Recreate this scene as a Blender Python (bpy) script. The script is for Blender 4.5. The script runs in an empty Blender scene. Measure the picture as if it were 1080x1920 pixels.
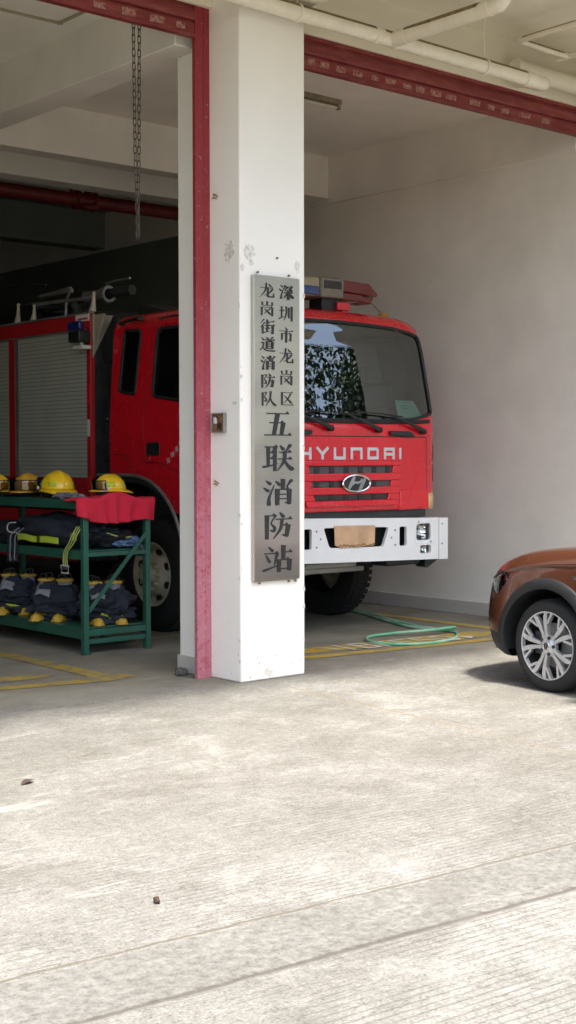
import bpy, bmesh, math, random
from mathutils import Vector, Matrix, noise
R = math.radians
random.seed(7)
scene = bpy.context.scene
COL = scene.collection
PI = math.pi

# ------------------------------------------------------------------ materials
MATS = {}
def nodes(name):
    m = bpy.data.materials.new(name); m.use_nodes = True
    nt = m.node_tree; b = nt.nodes['Principled BSDF']
    MATS[name] = m
    return m, nt, b
def N(nt, t, **kw):
    n = nt.nodes.new(t)
    for k, v in kw.items():
        if k in n.inputs: n.inputs[k].default_value = v
        else: setattr(n, k, v)
    return n
def L(nt, a, b): nt.links.new(a, b)
def c4(c): return (c[0], c[1], c[2], 1)
def mul(c, f): return tuple(min(1, x*f) for x in c)
def coords(nt, scale=(1,1,1), rot=0):
    tc = nt.nodes.new('ShaderNodeTexCoord'); mp = nt.nodes.new('ShaderNodeMapping')
    mp.inputs['Scale'].default_value = scale
    mp.inputs['Rotation'].default_value = (0, 0, rot)
    L(nt, tc.outputs['Object'], mp.inputs['Vector'])
    return mp.outputs['Vector']
def ramp(nt, src, stops):
    r = nt.nodes.new('ShaderNodeValToRGB'); e = r.color_ramp.elements
    while len(e) < len(stops): e.new(.5)
    for i, (p, c) in enumerate(stops):
        e[i].position = p; e[i].color = c4(c) if isinstance(c, tuple) else (c, c, c, 1)
    L(nt, src, r.inputs[0]); return r.outputs[0]
def mix(nt, f, a, b, mode='MIX'):
    m = nt.nodes.new('ShaderNodeMix'); m.data_type = 'RGBA'; m.blend_type = mode
    for i, v in ((0, f), (6, a), (7, b)):
        if isinstance(v, (int, float)): m.inputs[i].default_value = v
        elif isinstance(v, tuple): m.inputs[i].default_value = c4(v)
        else: L(nt, v, m.inputs[i])
    return m.outputs[2]
def math_(nt, op, a, b=0.0, c=None):
    m = nt.nodes.new('ShaderNodeMath'); m.operation = op
    for i, v in enumerate((a, b, c)):
        if v is None: continue
        if isinstance(v, (int, float)): m.inputs[i].default_value = v
        else: L(nt, v, m.inputs[i])
    return m.outputs[0]
def bump(nt, b, h, strength=.3, dist=.01):
    n = nt.nodes.new('ShaderNodeBump'); n.inputs['Strength'].default_value = strength
    n.inputs['Distance'].default_value = dist
    L(nt, h, n.inputs['Height']); L(nt, n.outputs[0], b.inputs['Normal'])
def M(name, col, rough=.5, metal=0, var=.12, scale=6, bmp=0, bscale=60, coat=0, spec=.5, stretch=(1,1,1)):
    if name in MATS: return MATS[name]
    m, nt, b = nodes(name)
    v = coords(nt, stretch)
    n = N(nt, 'ShaderNodeTexNoise', Scale=scale, Detail=6.0, Roughness=.65); L(nt, v, n.inputs['Vector'])
    L(nt, ramp(nt, n.outputs['Fac'], [(.3, mul(col, 1-var)), (.7, mul(col, 1+var))]), b.inputs['Base Color'])
    b.inputs['Metallic'].default_value = metal
    L(nt, ramp(nt, n.outputs['Fac'], [(.3, min(1, rough*.85)), (.75, min(1, rough*1.15))]), b.inputs['Roughness'])
    b.inputs['Specular IOR Level'].default_value = spec
    if coat: b.inputs['Coat Weight'].default_value = coat; b.inputs['Coat Roughness'].default_value = .06
    if bmp:
        n2 = N(nt, 'ShaderNodeTexNoise', Scale=bscale, Detail=5.0); L(nt, v, n2.inputs['Vector'])
        bump(nt, b, n2.outputs['Fac'], bmp)
    return m

M('truck_red', (.66,.007,.018), .28, var=.07, scale=2, coat=.6)
M('truck_red_dull', (.42,.010,.014), .5, var=.2, scale=3, coat=.1)
M('black_rubber', (.012,.013,.013), .65, var=.25)
M('black_plastic', (.013,.0145,.0145), .45, var=.3, bmp=.1)
M('tyre_rubber', (.012,.012,.0115), .8, var=.4, scale=12, bmp=.3, bscale=40)
M('bumper_white', (.78,.78,.75), .35, var=.05, scale=4, coat=.2)
M('letter_silver', (.62,.60,.60), .35, metal=.2, var=.08)
M('chrome', (.75,.74,.72), .14, metal=1, var=.05)
M('alloy', (.60,.60,.61), .33, metal=.7, var=.05)
M('alloy_dark', (.05,.05,.05), .5, metal=.5)
M('rim_cream', (.50,.46,.34), .55, var=.2, scale=9)
M('lining_grey', (.035,.037,.036), .8, var=.2)
M('seat_grey', (.06,.055,.055), .85, var=.3)
M('amber_lens', (.70,.46,.20), .25, var=.3, scale=12, coat=.5)
M('amber_dark', (.38,.22,.03), .3, var=.2, coat=.4)
M('lens_red', (.13,.008,.008), .2, var=.1, coat=.6)
M('lens_blue', (.01,.03,.16), .2, var=.2, coat=.6)
M('cream_plastic', (.34,.29,.18), .5)
M('box_grey', (.19,.17,.13), .6, var=.2, scale=20)
M('shutter_metal', (.42,.43,.38), .45, metal=.25, var=.08, scale=3)
M('grey_metal', (.30,.30,.28), .45, metal=.6, var=.2)
M('dark_metal', (.05,.052,.05), .5, metal=.5, var=.3)
M('tan_panel', (.34,.30,.22), .6)
M('sticker_white', (.66,.63,.58), .6, var=.15, scale=30)
M('paper_teal', (.33,.72,.66), .7, var=.03)
M('plate_tan', (.58,.36,.20), .6, var=.22, scale=5)
M('rust', (.25,.13,.04), .8, var=.6, scale=60)
M('rack_green', (.022,.105,.068), .38, var=.15, scale=4, coat=.15)
M('navy_cloth', (.017,.022,.033), .95, var=.35, scale=8, bmp=.6, bscale=25)
M('black_cloth', (.012,.013,.016), .95, var=.3, scale=8, bmp=.6, bscale=25)
M('red_cloth', (.66,.016,.045), .9, var=.08, scale=5, bmp=.25, bscale=120)
M('grey_cloth', (.22,.23,.25), .9, var=.25, scale=12, bmp=.5, bscale=30)
M('blue_cloth', (.12,.20,.34), .9, var=.25, scale=12, bmp=.5, bscale=30)
M('lime_tape', (.50,.62,.05), .55, var=.15, scale=30)
M('lime_dull', (.36,.42,.10), .7, var=.15, scale=30)
M('boot_yellow', (.55,.34,.035), .6, var=.15, scale=14)
M('helmet_yellow', (.88,.56,.012), .3, var=.06, scale=6, coat=.35)
M('helmet_ochre', (.62,.34,.02), .38, var=.1, scale=6, coat=.2)
M('car_brown', (.115,.038,.018), .24, metal=.35, var=.06, scale=2, coat=1)
M('car_plastic', (.009,.010,.011), .6, var=.15, bmp=.15, bscale=200)
M('car_glass', (.02,.022,.022), .08, var=.1, spec=.8)
M('pvc_pipe', (.80,.75,.60), .4, var=.07, scale=8)
M('pvc_dirt', (.23,.18,.09), .9, var=.5, scale=25)
M('chain_steel', (.10,.085,.06), .5, metal=.6, var=.3, scale=30)
M('sprinkler_red', (.13,.012,.010), .5, var=.35, scale=8)
M('lamp_white', (.60,.56,.44), .5, var=.1)
M('lamp_dirty', (.25,.20,.13), .8, var=.4, scale=20)
M('sign_black', (.018,.018,.018), .5, var=.2)
M('leaf_litter', (.045,.028,.018), .8)
M('bark', (.09,.065,.045), .9, var=.3, scale=10, bmp=.6)
M('floor_white', (.62,.60,.52), .7, var=.18, scale=7)
M('wall_render', (.42,.40,.35), .8, var=.1, scale=1)

def glass(name, tint, refl):
    m, nt, b = nodes(name); out = nt.nodes['Material Output']
    tr = N(nt, 'ShaderNodeBsdfTransparent', Color=c4(tint)); gl = N(nt, 'ShaderNodeBsdfGlossy', Roughness=.0)
    gl.inputs['Color'].default_value = (.95,1,1,1)
    fr = N(nt, 'ShaderNodeFresnel', IOR=1.5)
    f = math_(nt, 'MULTIPLY_ADD', fr.outputs[0], 1.0, refl)
    ms = nt.nodes.new('ShaderNodeMixShader')
    L(nt, f, ms.inputs[0]); L(nt, tr.outputs[0], ms.inputs[1]); L(nt, gl.outputs[0], ms.inputs[2])
    L(nt, ms.outputs[0], out.inputs['Surface'])
    return m
glass('windscreen_glass', (.42,.52,.45), .105)
glass('side_glass', (.50,.58,.53), .03)
glass('visor_glass', (.70,.62,.40), .06)
glass('lamp_glass', (.85,.88,.88), .06)

def mat_wall(name, col, warm=.05, chips=True, streak=.06):
    m, nt, b = nodes(name); v = coords(nt)
    n = N(nt, 'ShaderNodeTexNoise', Scale=1.3, Detail=8.0, Roughness=.6); L(nt, v, n.inputs['Vector'])
    base = ramp(nt, n.outputs['Fac'], [(.3, mul(col, 1-streak)), (.7, mul(col, 1.0))])
    n2 = N(nt, 'ShaderNodeTexNoise', Scale=9.0, Detail=10.0, Roughness=.75); L(nt, v, n2.inputs['Vector'])
    spots = ramp(nt, n2.outputs['Fac'], [(.69, 0.), (.73, .55)])
    base = mix(nt, spots, base, mul(col, .72))
    sep = nt.nodes.new('ShaderNodeSeparateXYZ'); tc = nt.nodes.new('ShaderNodeTexCoord')
    L(nt, tc.outputs['Object'], sep.inputs[0])
    if chips:      # bare flakes near the floor, where trolleys and boots knock the paint
        n3 = N(nt, 'ShaderNodeTexNoise', Scale=22.0, Detail=6.0, Roughness=.7); L(nt, v, n3.inputs['Vector'])
        z = ramp(nt, math_(nt, 'MULTIPLY', sep.outputs[2], 1.6), [(0., .10), (.9, 0.)])
        k = math_(nt, 'ADD', n3.outputs['Fac'], z)
        base = mix(nt, ramp(nt, k, [(.70, 0.), (.735, .8)]), base, (.34,.31,.25))
    L(nt, base, b.inputs['Base Color']); b.inputs['Roughness'].default_value = .75
    n4 = N(nt, 'ShaderNodeTexNoise', Scale=35.0, Detail=6.0); L(nt, v, n4.inputs['Vector'])
    h = math_(nt, 'MULTIPLY_ADD', n.outputs['Fac'], 1.5, n4.outputs['Fac'])
    bump(nt, b, h, .12, .02)
    return m
mat_wall('pillar_paint', (.90,.865,.775))
mat_wall('inner_paint', (.89,.85,.745), chips=False, streak=.16)
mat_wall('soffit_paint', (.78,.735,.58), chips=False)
mat_wall('skirting_paint', (.50,.48,.42), chips=True)
mat_wall('rear_shade_paint', (.20,.22,.19), chips=False, streak=.15)  # far walls and ceiling darkened in colour to stand in for light falloff

def mat_rail():
    m, nt, b = nodes('rail_red'); v = coords(nt, (1,1,1))
    tc = nt.nodes.new('ShaderNodeTexCoord'); sep = nt.nodes.new('ShaderNodeSeparateXYZ')
    L(nt, tc.outputs['Object'], sep.inputs[0])
    n = N(nt, 'ShaderNodeTexNoise', Scale=7.0, Detail=9.0, Roughness=.7); L(nt, v, n.inputs['Vector'])
    k = math_(nt, 'MULTIPLY_ADD', n.outputs['Fac'], 1.6, math_(nt, 'ADD', sep.outputs[2], 4.5))
    # sun-bleached pink paint on the lower half of the rail, old red above it
    f = ramp(nt, math_(nt, 'MULTIPLY', k, .2), [(.34, (.42,.15,.19)), (.50, (.40,.085,.115)), (.72, (.26,.020,.026))])
    n2 = N(nt, 'ShaderNodeTexNoise', Scale=30.0, Detail=8.0, Roughness=.8); L(nt, v, n2.inputs['Vector'])
    f = mix(nt, ramp(nt, n2.outputs['Fac'], [(.60, 0.), (.64, .75)]), f, (.62,.40,.40))
    f = mix(nt, ramp(nt, n2.outputs['Fac'], [(.42, .8), (.46, 0.)]), f, (.33,.03,.05))
    L(nt, f, b.inputs['Base Color']); b.inputs['Roughness'].default_value = .45
    bump(nt, b, n2.outputs['Fac'], .2)
mat_rail()
def mat_shutter():
    m, nt, b = nodes('shutter_red'); v = coords(nt, (.6,1,3))
    n = N(nt, 'ShaderNodeTexNoise', Scale=6.0, Detail=9.0, Roughness=.7); L(nt, v, n.inputs['Vector'])
    f = ramp(nt, n.outputs['Fac'], [(.3, (.15,.016,.018)), (.5, (.21,.028,.028)), (.72, (.29,.075,.06))])
    L(nt, f, b.inputs['Base Color']); b.inputs['Roughness'].default_value = .5
mat_shutter()
def mat_residue():
    m, nt, b = nodes('glue_residue'); v = coords(nt, (1,1,1))
    n = N(nt, 'ShaderNodeTexNoise', Scale=45.0, Detail=4.0, Roughness=.8); L(nt, v, n.inputs['Vector'])
    f = ramp(nt, n.outputs['Fac'], [(.40, (.26,.035,.035)), (.52, (.33,.15,.12)), (.62, (.40,.27,.21)), (.70, (.60,.54,.44))])
    L(nt, f, b.inputs['Base Color']); b.inputs['Roughness'].default_value = .8
mat_residue()
def mat_steel():
    m, nt, b = nodes('brushed_steel')
    v = coords(nt, (1,1,220)); n = N(nt, 'ShaderNodeTexNoise', Scale=4.0, Detail=5.0); L(nt, v, n.inputs['Vector'])
    L(nt, ramp(nt, n.outputs['Fac'], [(.3, (.42,.39,.335)), (.7, (.53,.495,.43))]), b.inputs['Base Color'])
    b.inputs['Metallic'].default_value = .9
    b.inputs['Roughness'].default_value = .30
    b.inputs['Anisotropic'].default_value = .5
    v2 = coords(nt, (1.5,1,1)); n2 = N(nt, 'ShaderNodeTexNoise', Scale=2.2, Detail=1.0); L(nt, v2, n2.inputs['Vector'])
    bump(nt, b, n2.outputs['Fac'], .25, .05)
mat_steel()
def mat_mesh():
    m, nt, b = nodes('grille_mesh'); v = coords(nt, (1,1,1))
    sep = nt.nodes.new('ShaderNodeSeparateXYZ'); L(nt, v, sep.inputs[0])
    s1 = math_(nt, 'SINE', math_(nt, 'MULTIPLY', math_(nt, 'ADD', sep.outputs[0], sep.outputs[2]), 330.))
    s2 = math_(nt, 'SINE', math_(nt, 'MULTIPLY', math_(nt, 'SUBTRACT', sep.outputs[0], sep.outputs[2]), 330.))
    k = math_(nt, 'MAXIMUM', s1, s2)
    L(nt, ramp(nt, k, [(.55, (.006,.006,.006)), (.8, (.14,.145,.14))]), b.inputs['Base Color'])
    b.inputs['Roughness'].default_value = .6
mat_mesh()
def mat_slats():      # roller-shutter slats of the lorry body
    m, nt, b = nodes('locker_slats'); v = coords(nt)
    sep = nt.nodes.new('ShaderNodeSeparateXYZ'); L(nt, v, sep.inputs[0])
    fr = math_(nt, 'FRACT', math_(nt, 'MULTIPLY', sep.outputs[2], 25.))
    line = ramp(nt, fr, [(.0, 0.), (.06, 1.), (.88, 1.), (.96, 0.)])
    n = N(nt, 'ShaderNodeTexNoise', Scale=2.5, Detail=5.0); L(nt, v, n.inputs['Vector'])
    col = ramp(nt, n.outputs['Fac'], [(.3, (.42,.43,.36)), (.7, (.50,.505,.43))])
    L(nt, mix(nt, line, (.10,.11,.09), col), b.inputs['Base Color'])
    b.inputs['Roughness'].default_value = .5; b.inputs['Metallic'].default_value = .15
    bump(nt, b, line, .4, .006)
mat_slats()
def mat_yellow(nm='road_yellow', o=0):
    m, nt, b = nodes(nm); v = coords(nt)
    n = N(nt, 'ShaderNodeTexNoise', Scale=5.0, Detail=10.0, Roughness=.75); L(nt, v, n.inputs['Vector'])
    f = ramp(nt, n.outputs['Fac'], [(.36+o, (.20,.185,.135)), (.45+o, (.36,.27,.06)), (.6+o, (.50,.33,.03))])
    L(nt, f, b.inputs['Base Color']); b.inputs['Roughness'].default_value = .55
mat_yellow(); mat_yellow('road_yellow_worn', .07)
def mat_hose():
    m, nt, b = nodes('hose_green'); v = coords(nt)
    n = N(nt, 'ShaderNodeTexNoise', Scale=2.6, Detail=2.0); L(nt, v, n.inputs['Vector'])
    f = ramp(nt, n.outputs['Fac'], [(.38, (.13,.46,.25)), (.62, (.42,.62,.46))])
    L(nt, f, b.inputs['Base Color']); b.inputs['Roughness'].default_value = .22
    b.inputs['Subsurface Weight'].default_value = .1
mat_hose()
def mat_leaf():
    m, nt, b = nodes('tree_leaf'); v = coords(nt)
    n = N(nt, 'ShaderNodeTexNoise', Scale=.9, Detail=4.0); L(nt, v, n.inputs['Vector'])
    f = ramp(nt, n.outputs['Fac'], [(.35, (.022,.045,.014)), (.65, (.06,.115,.03))])
    L(nt, f, b.inputs['Base Color']); b.inputs['Roughness'].default_value = .5
    b.inputs['Transmission Weight'].default_value = 0
mat_leaf()

def mat_concrete():
    m, nt, b = nodes('concrete')
    v = coords(nt, (1,1,1)); vr = coords(nt, (1,1,1), R(5))
    sep = nt.nodes.new('ShaderNodeSeparateXYZ'); L(nt, vr, sep.inputs[0])
    Y = sep.outputs[1]; X = sep.outputs[0]
    def nz(scale, det, ro, st=(1,1,1), rot=0, dist=0):
        n = N(nt, 'ShaderNodeTexNoise', Scale=scale, Detail=det, Roughness=ro, Distortion=dist); L(nt, coords(nt, st, rot), n.inputs['Vector']); return n.outputs['Fac']
    big = nz(.55, 7., .6, (1,1,1), 0, .6); mid = nz(1.7, 10., .72, (.9,1.1,1), R(-8), .7); fine = nz(85., 5., .8)
    streak = nz(5.5, 10., .8, (.9,1.2,1), R(14), .6); fine2 = nz(24., 6., .75)
    k = math_(nt, 'ADD', math_(nt, 'MULTIPLY', big, .30), math_(nt, 'MULTIPLY', mid, .38))
    k = math_(nt, 'ADD', k, math_(nt, 'MULTIPLY', streak, .32))
    col = ramp(nt, k, [(.38, (.138,.131,.110)), (.45, (.168,.161,.139)), (.52, (.204,.197,.173)), (.61, (.290,.282,.254))])
    g = ramp(nt, math_(nt, 'ADD', math_(nt, 'MULTIPLY', fine, .65), math_(nt, 'MULTIPLY', fine2, .35)), [(.38, .35), (.46, .86), (.54, 1.08), (.62, 1.5)])
    col = mix(nt, 1.0, col, g, 'MULTIPLY')
    # polished, oil-stained screed inside the station (past the pillar line)
    inside = ramp(nt, math_(nt, 'MULTIPLY_ADD', sep.outputs[1], .5, math_(nt, 'MULTIPLY_ADD', big, .8, .25)), [(.50, 0.), (.95, 1.)])
    incol = ramp(nt, math_(nt, 'ADD', math_(nt, 'MULTIPLY', mid, .5), math_(nt, 'MULTIPLY', big, .5)), [(.36, (.15,.14,.103)), (.62, (.27,.257,.20))])
    col = mix(nt, inside, col, incol)
    # broom grooves, bands read from the slab
    wob = nz(14., 3., .6); wy = math_(nt, 'MULTIPLY_ADD', wob, .010, Y)
    s = math_(nt, 'SINE', math_(nt, 'MULTIPLY', wy, 2*PI/.037))
    groove = ramp(nt, s, [(.60, 0.), (.92, 1.)])
    band = ramp(nt, math_(nt, 'MULTIPLY_ADD', Y, -.1, .0), [(.20, 0.), (.33, .9)])
    pat = ramp(nt, nz(1.3, 8., .75), [(.44, .10), (.55, 1.)])
    seamY = math_(nt, 'MULTIPLY_ADD', nz(3., 4., .6), .05, Y)
    strip = math_(nt, 'MULTIPLY', math_(nt, 'GREATER_THAN', seamY, -4.545), math_(nt, 'LESS_THAN', seamY, -4.13))
    ng = math_(nt, 'SUBTRACT', 1., strip)
    gm = math_(nt, 'MULTIPLY', math_(nt, 'MULTIPLY', groove, band), math_(nt, 'MULTIPLY', pat, ng))
    col = mix(nt, math_(nt, 'MULTIPLY', gm, .52), col, (.085,.077,.058))
    mott = ramp(nt, fine2, [(.40, (.095,.091,.078)), (.60, (.185,.179,.158))])
    col = mix(nt, math_(nt, 'MULTIPLY', strip, .62), col, mott)
    # joints: dark lines at the strip's edges and an old saw cut running to the yard
    def line(src, at, w, wobble):
        d = math_(nt, 'ABSOLUTE', math_(nt, 'SUBTRACT', math_(nt, 'MULTIPLY_ADD', nz(6., 6., .7), wobble, src), at))
        return ramp(nt, math_(nt, 'MULTIPLY', d, 1/w), [(.35, 1.), (1., 0.)])
    j = line(Y, -4.52, .018, .05); col = mix(nt, math_(nt, 'MULTIPLY', j, .7), col, (.07,.06,.045))
    j2 = line(Y, -4.105, .012, .05); col = mix(nt, math_(nt, 'MULTIPLY', j2, .75), col, (.10,.085,.06))
    ins = math_(nt, 'GREATER_THAN', X, .02)
    j3 = line(X, .24, .014, .10); j3 = math_(nt, 'MULTIPLY', j3, ramp(nt, math_(nt, 'MULTIPLY_ADD', Y, .25, 1.), [(.1, .2), (.8, .8)]))
    j3 = math_(nt, 'MULTIPLY', j3, math_(nt, 'LESS_THAN', Y, -.3))
    col = mix(nt, j3, col, (.20,.15,.07))
    j4 = line(Y, .0, .010, .16); j4 = math_(nt, 'MULTIPLY', j4, math_(nt, 'LESS_THAN', X, -.9))
    col = mix(nt, math_(nt, 'MULTIPLY', j4, .75), col, (.10,.09,.07))
    # hairline cracks and pits
    vo = N(nt, 'ShaderNodeTexVoronoi', Scale=.75, feature='DISTANCE_TO_EDGE')
    wv = N(nt, 'ShaderNodeVectorMath', operation='ADD'); nn = N(nt, 'ShaderNodeTexNoise', Scale=2.2, Detail=6.0, Roughness=.7)
    L(nt, v, nn.inputs['Vector']); L(nt, v, wv.inputs[0]); L(nt, nn.outputs['Color'], wv.inputs[1]); L(nt, wv.outputs[0], vo.inputs['Vector'])
    cr = ramp(nt, vo.outputs['Distance'], [(.002, .55), (.007, 0.)])
    cr = math_(nt, 'MULTIPLY', cr, ramp(nt, nz(.8, 3., .5), [(.52, 0.), (.60, 1.)]))
    col = mix(nt, cr, col, (.12,.105,.08))
    pit = ramp(nt, nz(16., 3., .6, (1,2.2,1)), [(.68, 0.), (.72, .75)])
    col = mix(nt, pit, col, (.12,.108,.08))
    stain = ramp(nt, nz(.9, 5., .65, (1,1,1), R(40), 1.2), [(.60, 0.), (.70, .35)])      # old oil and tyre stains
    col = mix(nt, stain, col, (.12,.112,.09))
    pale = ramp(nt, nz(2.6, 9., .8, (.35,2.2,1), R(-24), .9), [(.58, 0.), (.68, .42)])   # scraped, chalky scars
    col = mix(nt, pale, col, (.46,.45,.41))
    L(nt, col, b.inputs['Base Color'])
    b.inputs['Roughness'].default_value = .82; b.inputs['Specular IOR Level'].default_value = .25
    h = math_(nt, 'SUBTRACT', math_(nt, 'MULTIPLY_ADD', fine, .35, math_(nt, 'MULTIPLY', fine2, .4)), math_(nt, 'MULTIPLY', gm, .9))
    bump(nt, b, h, .35, .012)
mat_concrete()

# ------------------------------------------------------------------ mesh tools
WL = {}
def V3(p): return Vector(p)
def rpoly(pts, r, n=5):
    out = []; m = len(pts)
    for i in range(m):
        p = Vector(pts[i]).to_2d(); a = Vector(pts[i-1]).to_2d(); b = Vector(pts[(i+1) % m]).to_2d()
        rr = r[i] if isinstance(r, (list, tuple)) else r
        da = (a-p); db = (b-p); k = min(rr, da.length*.45, db.length*.45)
        if k < 1e-5: out.append(tuple(p)); continue
        s = p+da.normalized()*k; e = p+db.normalized()*k
        for j in range(n+1):
            t = j/n; out.append(tuple(s*(1-t)**2 + p*2*t*(1-t) + e*t*t))
    return out
def inside(pt, poly):
    x, y = pt; c = False; j = len(poly)-1
    for i in range(len(poly)):
        xi, yi = poly[i][0], poly[i][1]; xj, yj = poly[j][0], poly[j][1]
        if (yi > y) != (yj > y) and x < (xj-xi)*(y-yi)/(yj-yi)+xi: c = not c
        j = i
    return c
class MB:
    def __init__(s): s.v = []; s.f = []; s.mi = []
    def add(s, vs, fs, mi=0):
        o = len(s.v); s.v += [tuple(p) for p in vs]; s.f += [tuple(i+o for i in f) for f in fs]; s.mi += [mi]*len(fs)
        return s
    def box(s, x0, x1, y0, y1, z0, z1, mi=0):
        vs = [(x, y, z) for z in (z0, z1) for y in (y0, y1) for x in (x0, x1)]
        return s.add(vs, [(0,2,3,1),(4,5,7,6),(0,1,5,4),(2,6,7,3),(0,4,6,2),(1,3,7,5)], mi)
    def hexa(s, a, b):      # two quads (4 pts each) joined
        return s.add(list(a)+list(b), [(0,1,2,3),(7,6,5,4)]+[(i,i+4,(i+1) % 4+4,(i+1) % 4) for i in range(4)])
    def prism(s, pts, plane, a, b):
        n = len(pts)
        mk = {'xz': lambda p, d: (p[0], d, p[1]), 'yz': lambda p, d: (d, p[0], p[1]), 'xy': lambda p, d: (p[0], p[1], d)}[plane]
        return s.add([mk(p, a) for p in pts]+[mk(p, b) for p in pts],
            [tuple(range(n)), tuple(range(2*n-1, n-1, -1))]+[(i, (i+1) % n, (i+1) % n+n, i+n) for i in range(n)])
    def tube(s, pts, r, n=10, closed=False, cap=True, flat=None):
        pts = [Vector(p) for p in pts]; m = len(pts); rs = r if isinstance(r, (list, tuple)) else [r]*m
        vs = []; up = None
        for i, p in enumerate(pts):
            if closed: t = pts[(i+1) % m]-pts[i-1]
            else: t = pts[min(i+1, m-1)]-pts[max(i-1, 0)]
            t = t.normalized() if t.length > 1e-9 else Vector((0,0,1))
            if up is None:
                up = Vector((0,0,1)) if abs(t.z) < .9 else Vector((1,0,0))
                up = (up-t*up.dot(t)).normalized()
            else:
                up = up-t*up.dot(t); up = up.normalized() if up.length > 1e-6 else t.orthogonal().normalized()
            side = t.cross(up)
            for k in range(n):
                a = 2*PI*k/n; vs.append(p+(side*math.cos(a)+up*math.sin(a))*rs[i])
        fs = []
        for i in range(m if closed else m-1):
            for k in range(n):
                j = (i+1) % m; fs.append((i*n+k, i*n+(k+1) % n, j*n+(k+1) % n, j*n+k))
        if cap and not closed: fs += [tuple(range(n-1, -1, -1)), tuple((m-1)*n+k for k in range(n))]
        return s.add(vs, fs)
    def lathe(s, prof, c, axis='x', n=40, mi=0):      # prof: list of (offset along axis, radius)
        vs = []
        for d, r in prof:
            for k in range(n):
                a = 2*PI*k/n; u, w = math.cos(a)*r, math.sin(a)*r
                vs.append({'x': (c[0]+d, c[1]+u, c[2]+w), 'y': (c[0]+u, c[1]+d, c[2]+w), 'z': (c[0]+u, c[1]+w, c[2]+d)}[axis])
        fs = [(i*n+k, i*n+(k+1) % n, (i+1)*n+(k+1) % n, (i+1)*n+k) for i in range(len(prof)-1) for k in range(n)]
        return s.add(vs, fs, mi)
    def grid(s, fn, nu, nv, closed_u=False):
        vs = [fn(i/(nu if closed_u else nu-1), j/(nv-1)) for j in range(nv) for i in range(nu)]
        fs = [(j*nu+i, j*nu+(i+1) % nu, (j+1)*nu+(i+1) % nu, (j+1)*nu+i) for j in range(nv-1) for i in range(nu if closed_u else nu-1)]
        return s.add(vs, fs)
    def blob(s, c, r, seed=0, amp=.18, fr=2.5, n=28, flat=0):
        c = Vector(c); vs = []; m = n//2
        for j in range(m+1):
            th = PI*j/m
            for i in range(n):
                ph = 2*PI*i/n; d = Vector((math.sin(th)*math.cos(ph), math.sin(th)*math.sin(ph), math.cos(th)))
                k = 1+amp*noise.noise(d*fr+Vector((seed*7.3, 0, 0)))*2+amp*.6*noise.noise(d*fr*3+Vector((0, seed*3.1, 0)))
                p = Vector((d.x*r[0], d.y*r[1], d.z*r[2]))*k
                if flat and p.z < -r[2]*flat: p.z = -r[2]*flat
                vs.append(c+p)
        fs = [(j*n+i, j*n+(i+1) % n, (j+1)*n+(i+1) % n, (j+1)*n+i) for j in range(m) for i in range(n)]
        return s.add(vs, fs)
    def xf(s, mtx, start=0):
        for i in range(start, len(s.v)): s.v[i] = tuple(mtx @ Vector(s.v[i]))
        return s
    def build(s, name, mat, parent=None, bevel=0, angle=35, local=False, solid=0, seg=2, **kw):
        me = bpy.data.meshes.new(name)
        if parent is not None: o0 = Vector((0,0,0)) if local else WL[parent]
        else:
            xs = [p[0] for p in s.v]; ys = [p[1] for p in s.v]; zs = [p[2] for p in s.v]
            o0 = Vector(((min(xs)+max(xs))/2, (min(ys)+max(ys))/2, min(zs)))
            if kw.pop('origin0', False): o0 = Vector((0,0,0))
        me.from_pydata([tuple(Vector(p)-o0) for p in s.v], [], s.f)
        bm = bmesh.new(); bm.from_mesh(me)
        bmesh.ops.remove_doubles(bm, verts=bm.verts, dist=1e-5)
        if not kw.pop('keep_normals', False): bmesh.ops.recalc_face_normals(bm, faces=bm.faces)
        bm.to_mesh(me); bm.free()
        for m in (mat if isinstance(mat, (list, tuple)) else [mat]): me.materials.append(MATS[m])
        if isinstance(mat, (list, tuple)) and len(me.polygons) == len(s.mi) and not solid:
            me.polygons.foreach_set('material_index', s.mi)
        me.polygons.foreach_set('use_smooth', [True]*len(me.polygons))
        me.set_sharp_from_angle(angle=R(angle))
        o = bpy.data.objects.new(name, me); COL.objects.link(o)
        if parent is not None: o.parent = parent; WL[o] = WL[parent]
        else: o.location = o0; WL[o] = o0
        if bevel:
            b = o.modifiers.new('bevel', 'BEVEL'); b.width = bevel; b.segments = seg; b.limit_method = 'ANGLE'; b.angle_limit = R(40)
        if solid:
            b = o.modifiers.new('solid', 'SOLIDIFY'); b.thickness = solid; b.offset = -1
            if isinstance(mat, (list, tuple)) and len(mat) > 1: b.material_offset = 1; b.material_offset_rim = 1
        for k, val in kw.items(): o[k] = val
        return o
def tag(o, label=None, cat=None, group=None, kind=None):
    if label: o['label'] = label
    if cat: o['category'] = cat
    if group: o['group'] = group
    if kind: o['kind'] = kind
    return o
def thing(name, loc, label, cat, group=None, rz=0):
    o = bpy.data.objects.new(name, None); COL.objects.link(o); o.location = loc; o.rotation_euler.z = rz
    o.empty_display_size = .1; WL[o] = Vector(loc)
    return tag(o, label, cat, group)
def copy_tree(o, parent=None):
    c = o.copy(); COL.objects.link(c); c.parent = parent
    for ch in [q for q in list(COL.objects) if q.parent == o]: copy_tree(ch, c)
    return c
def box(name, mat, parent, *a, bevel=0, **kw): return MB().box(*a).build(name, mat, parent, bevel=bevel, **kw)
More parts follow.
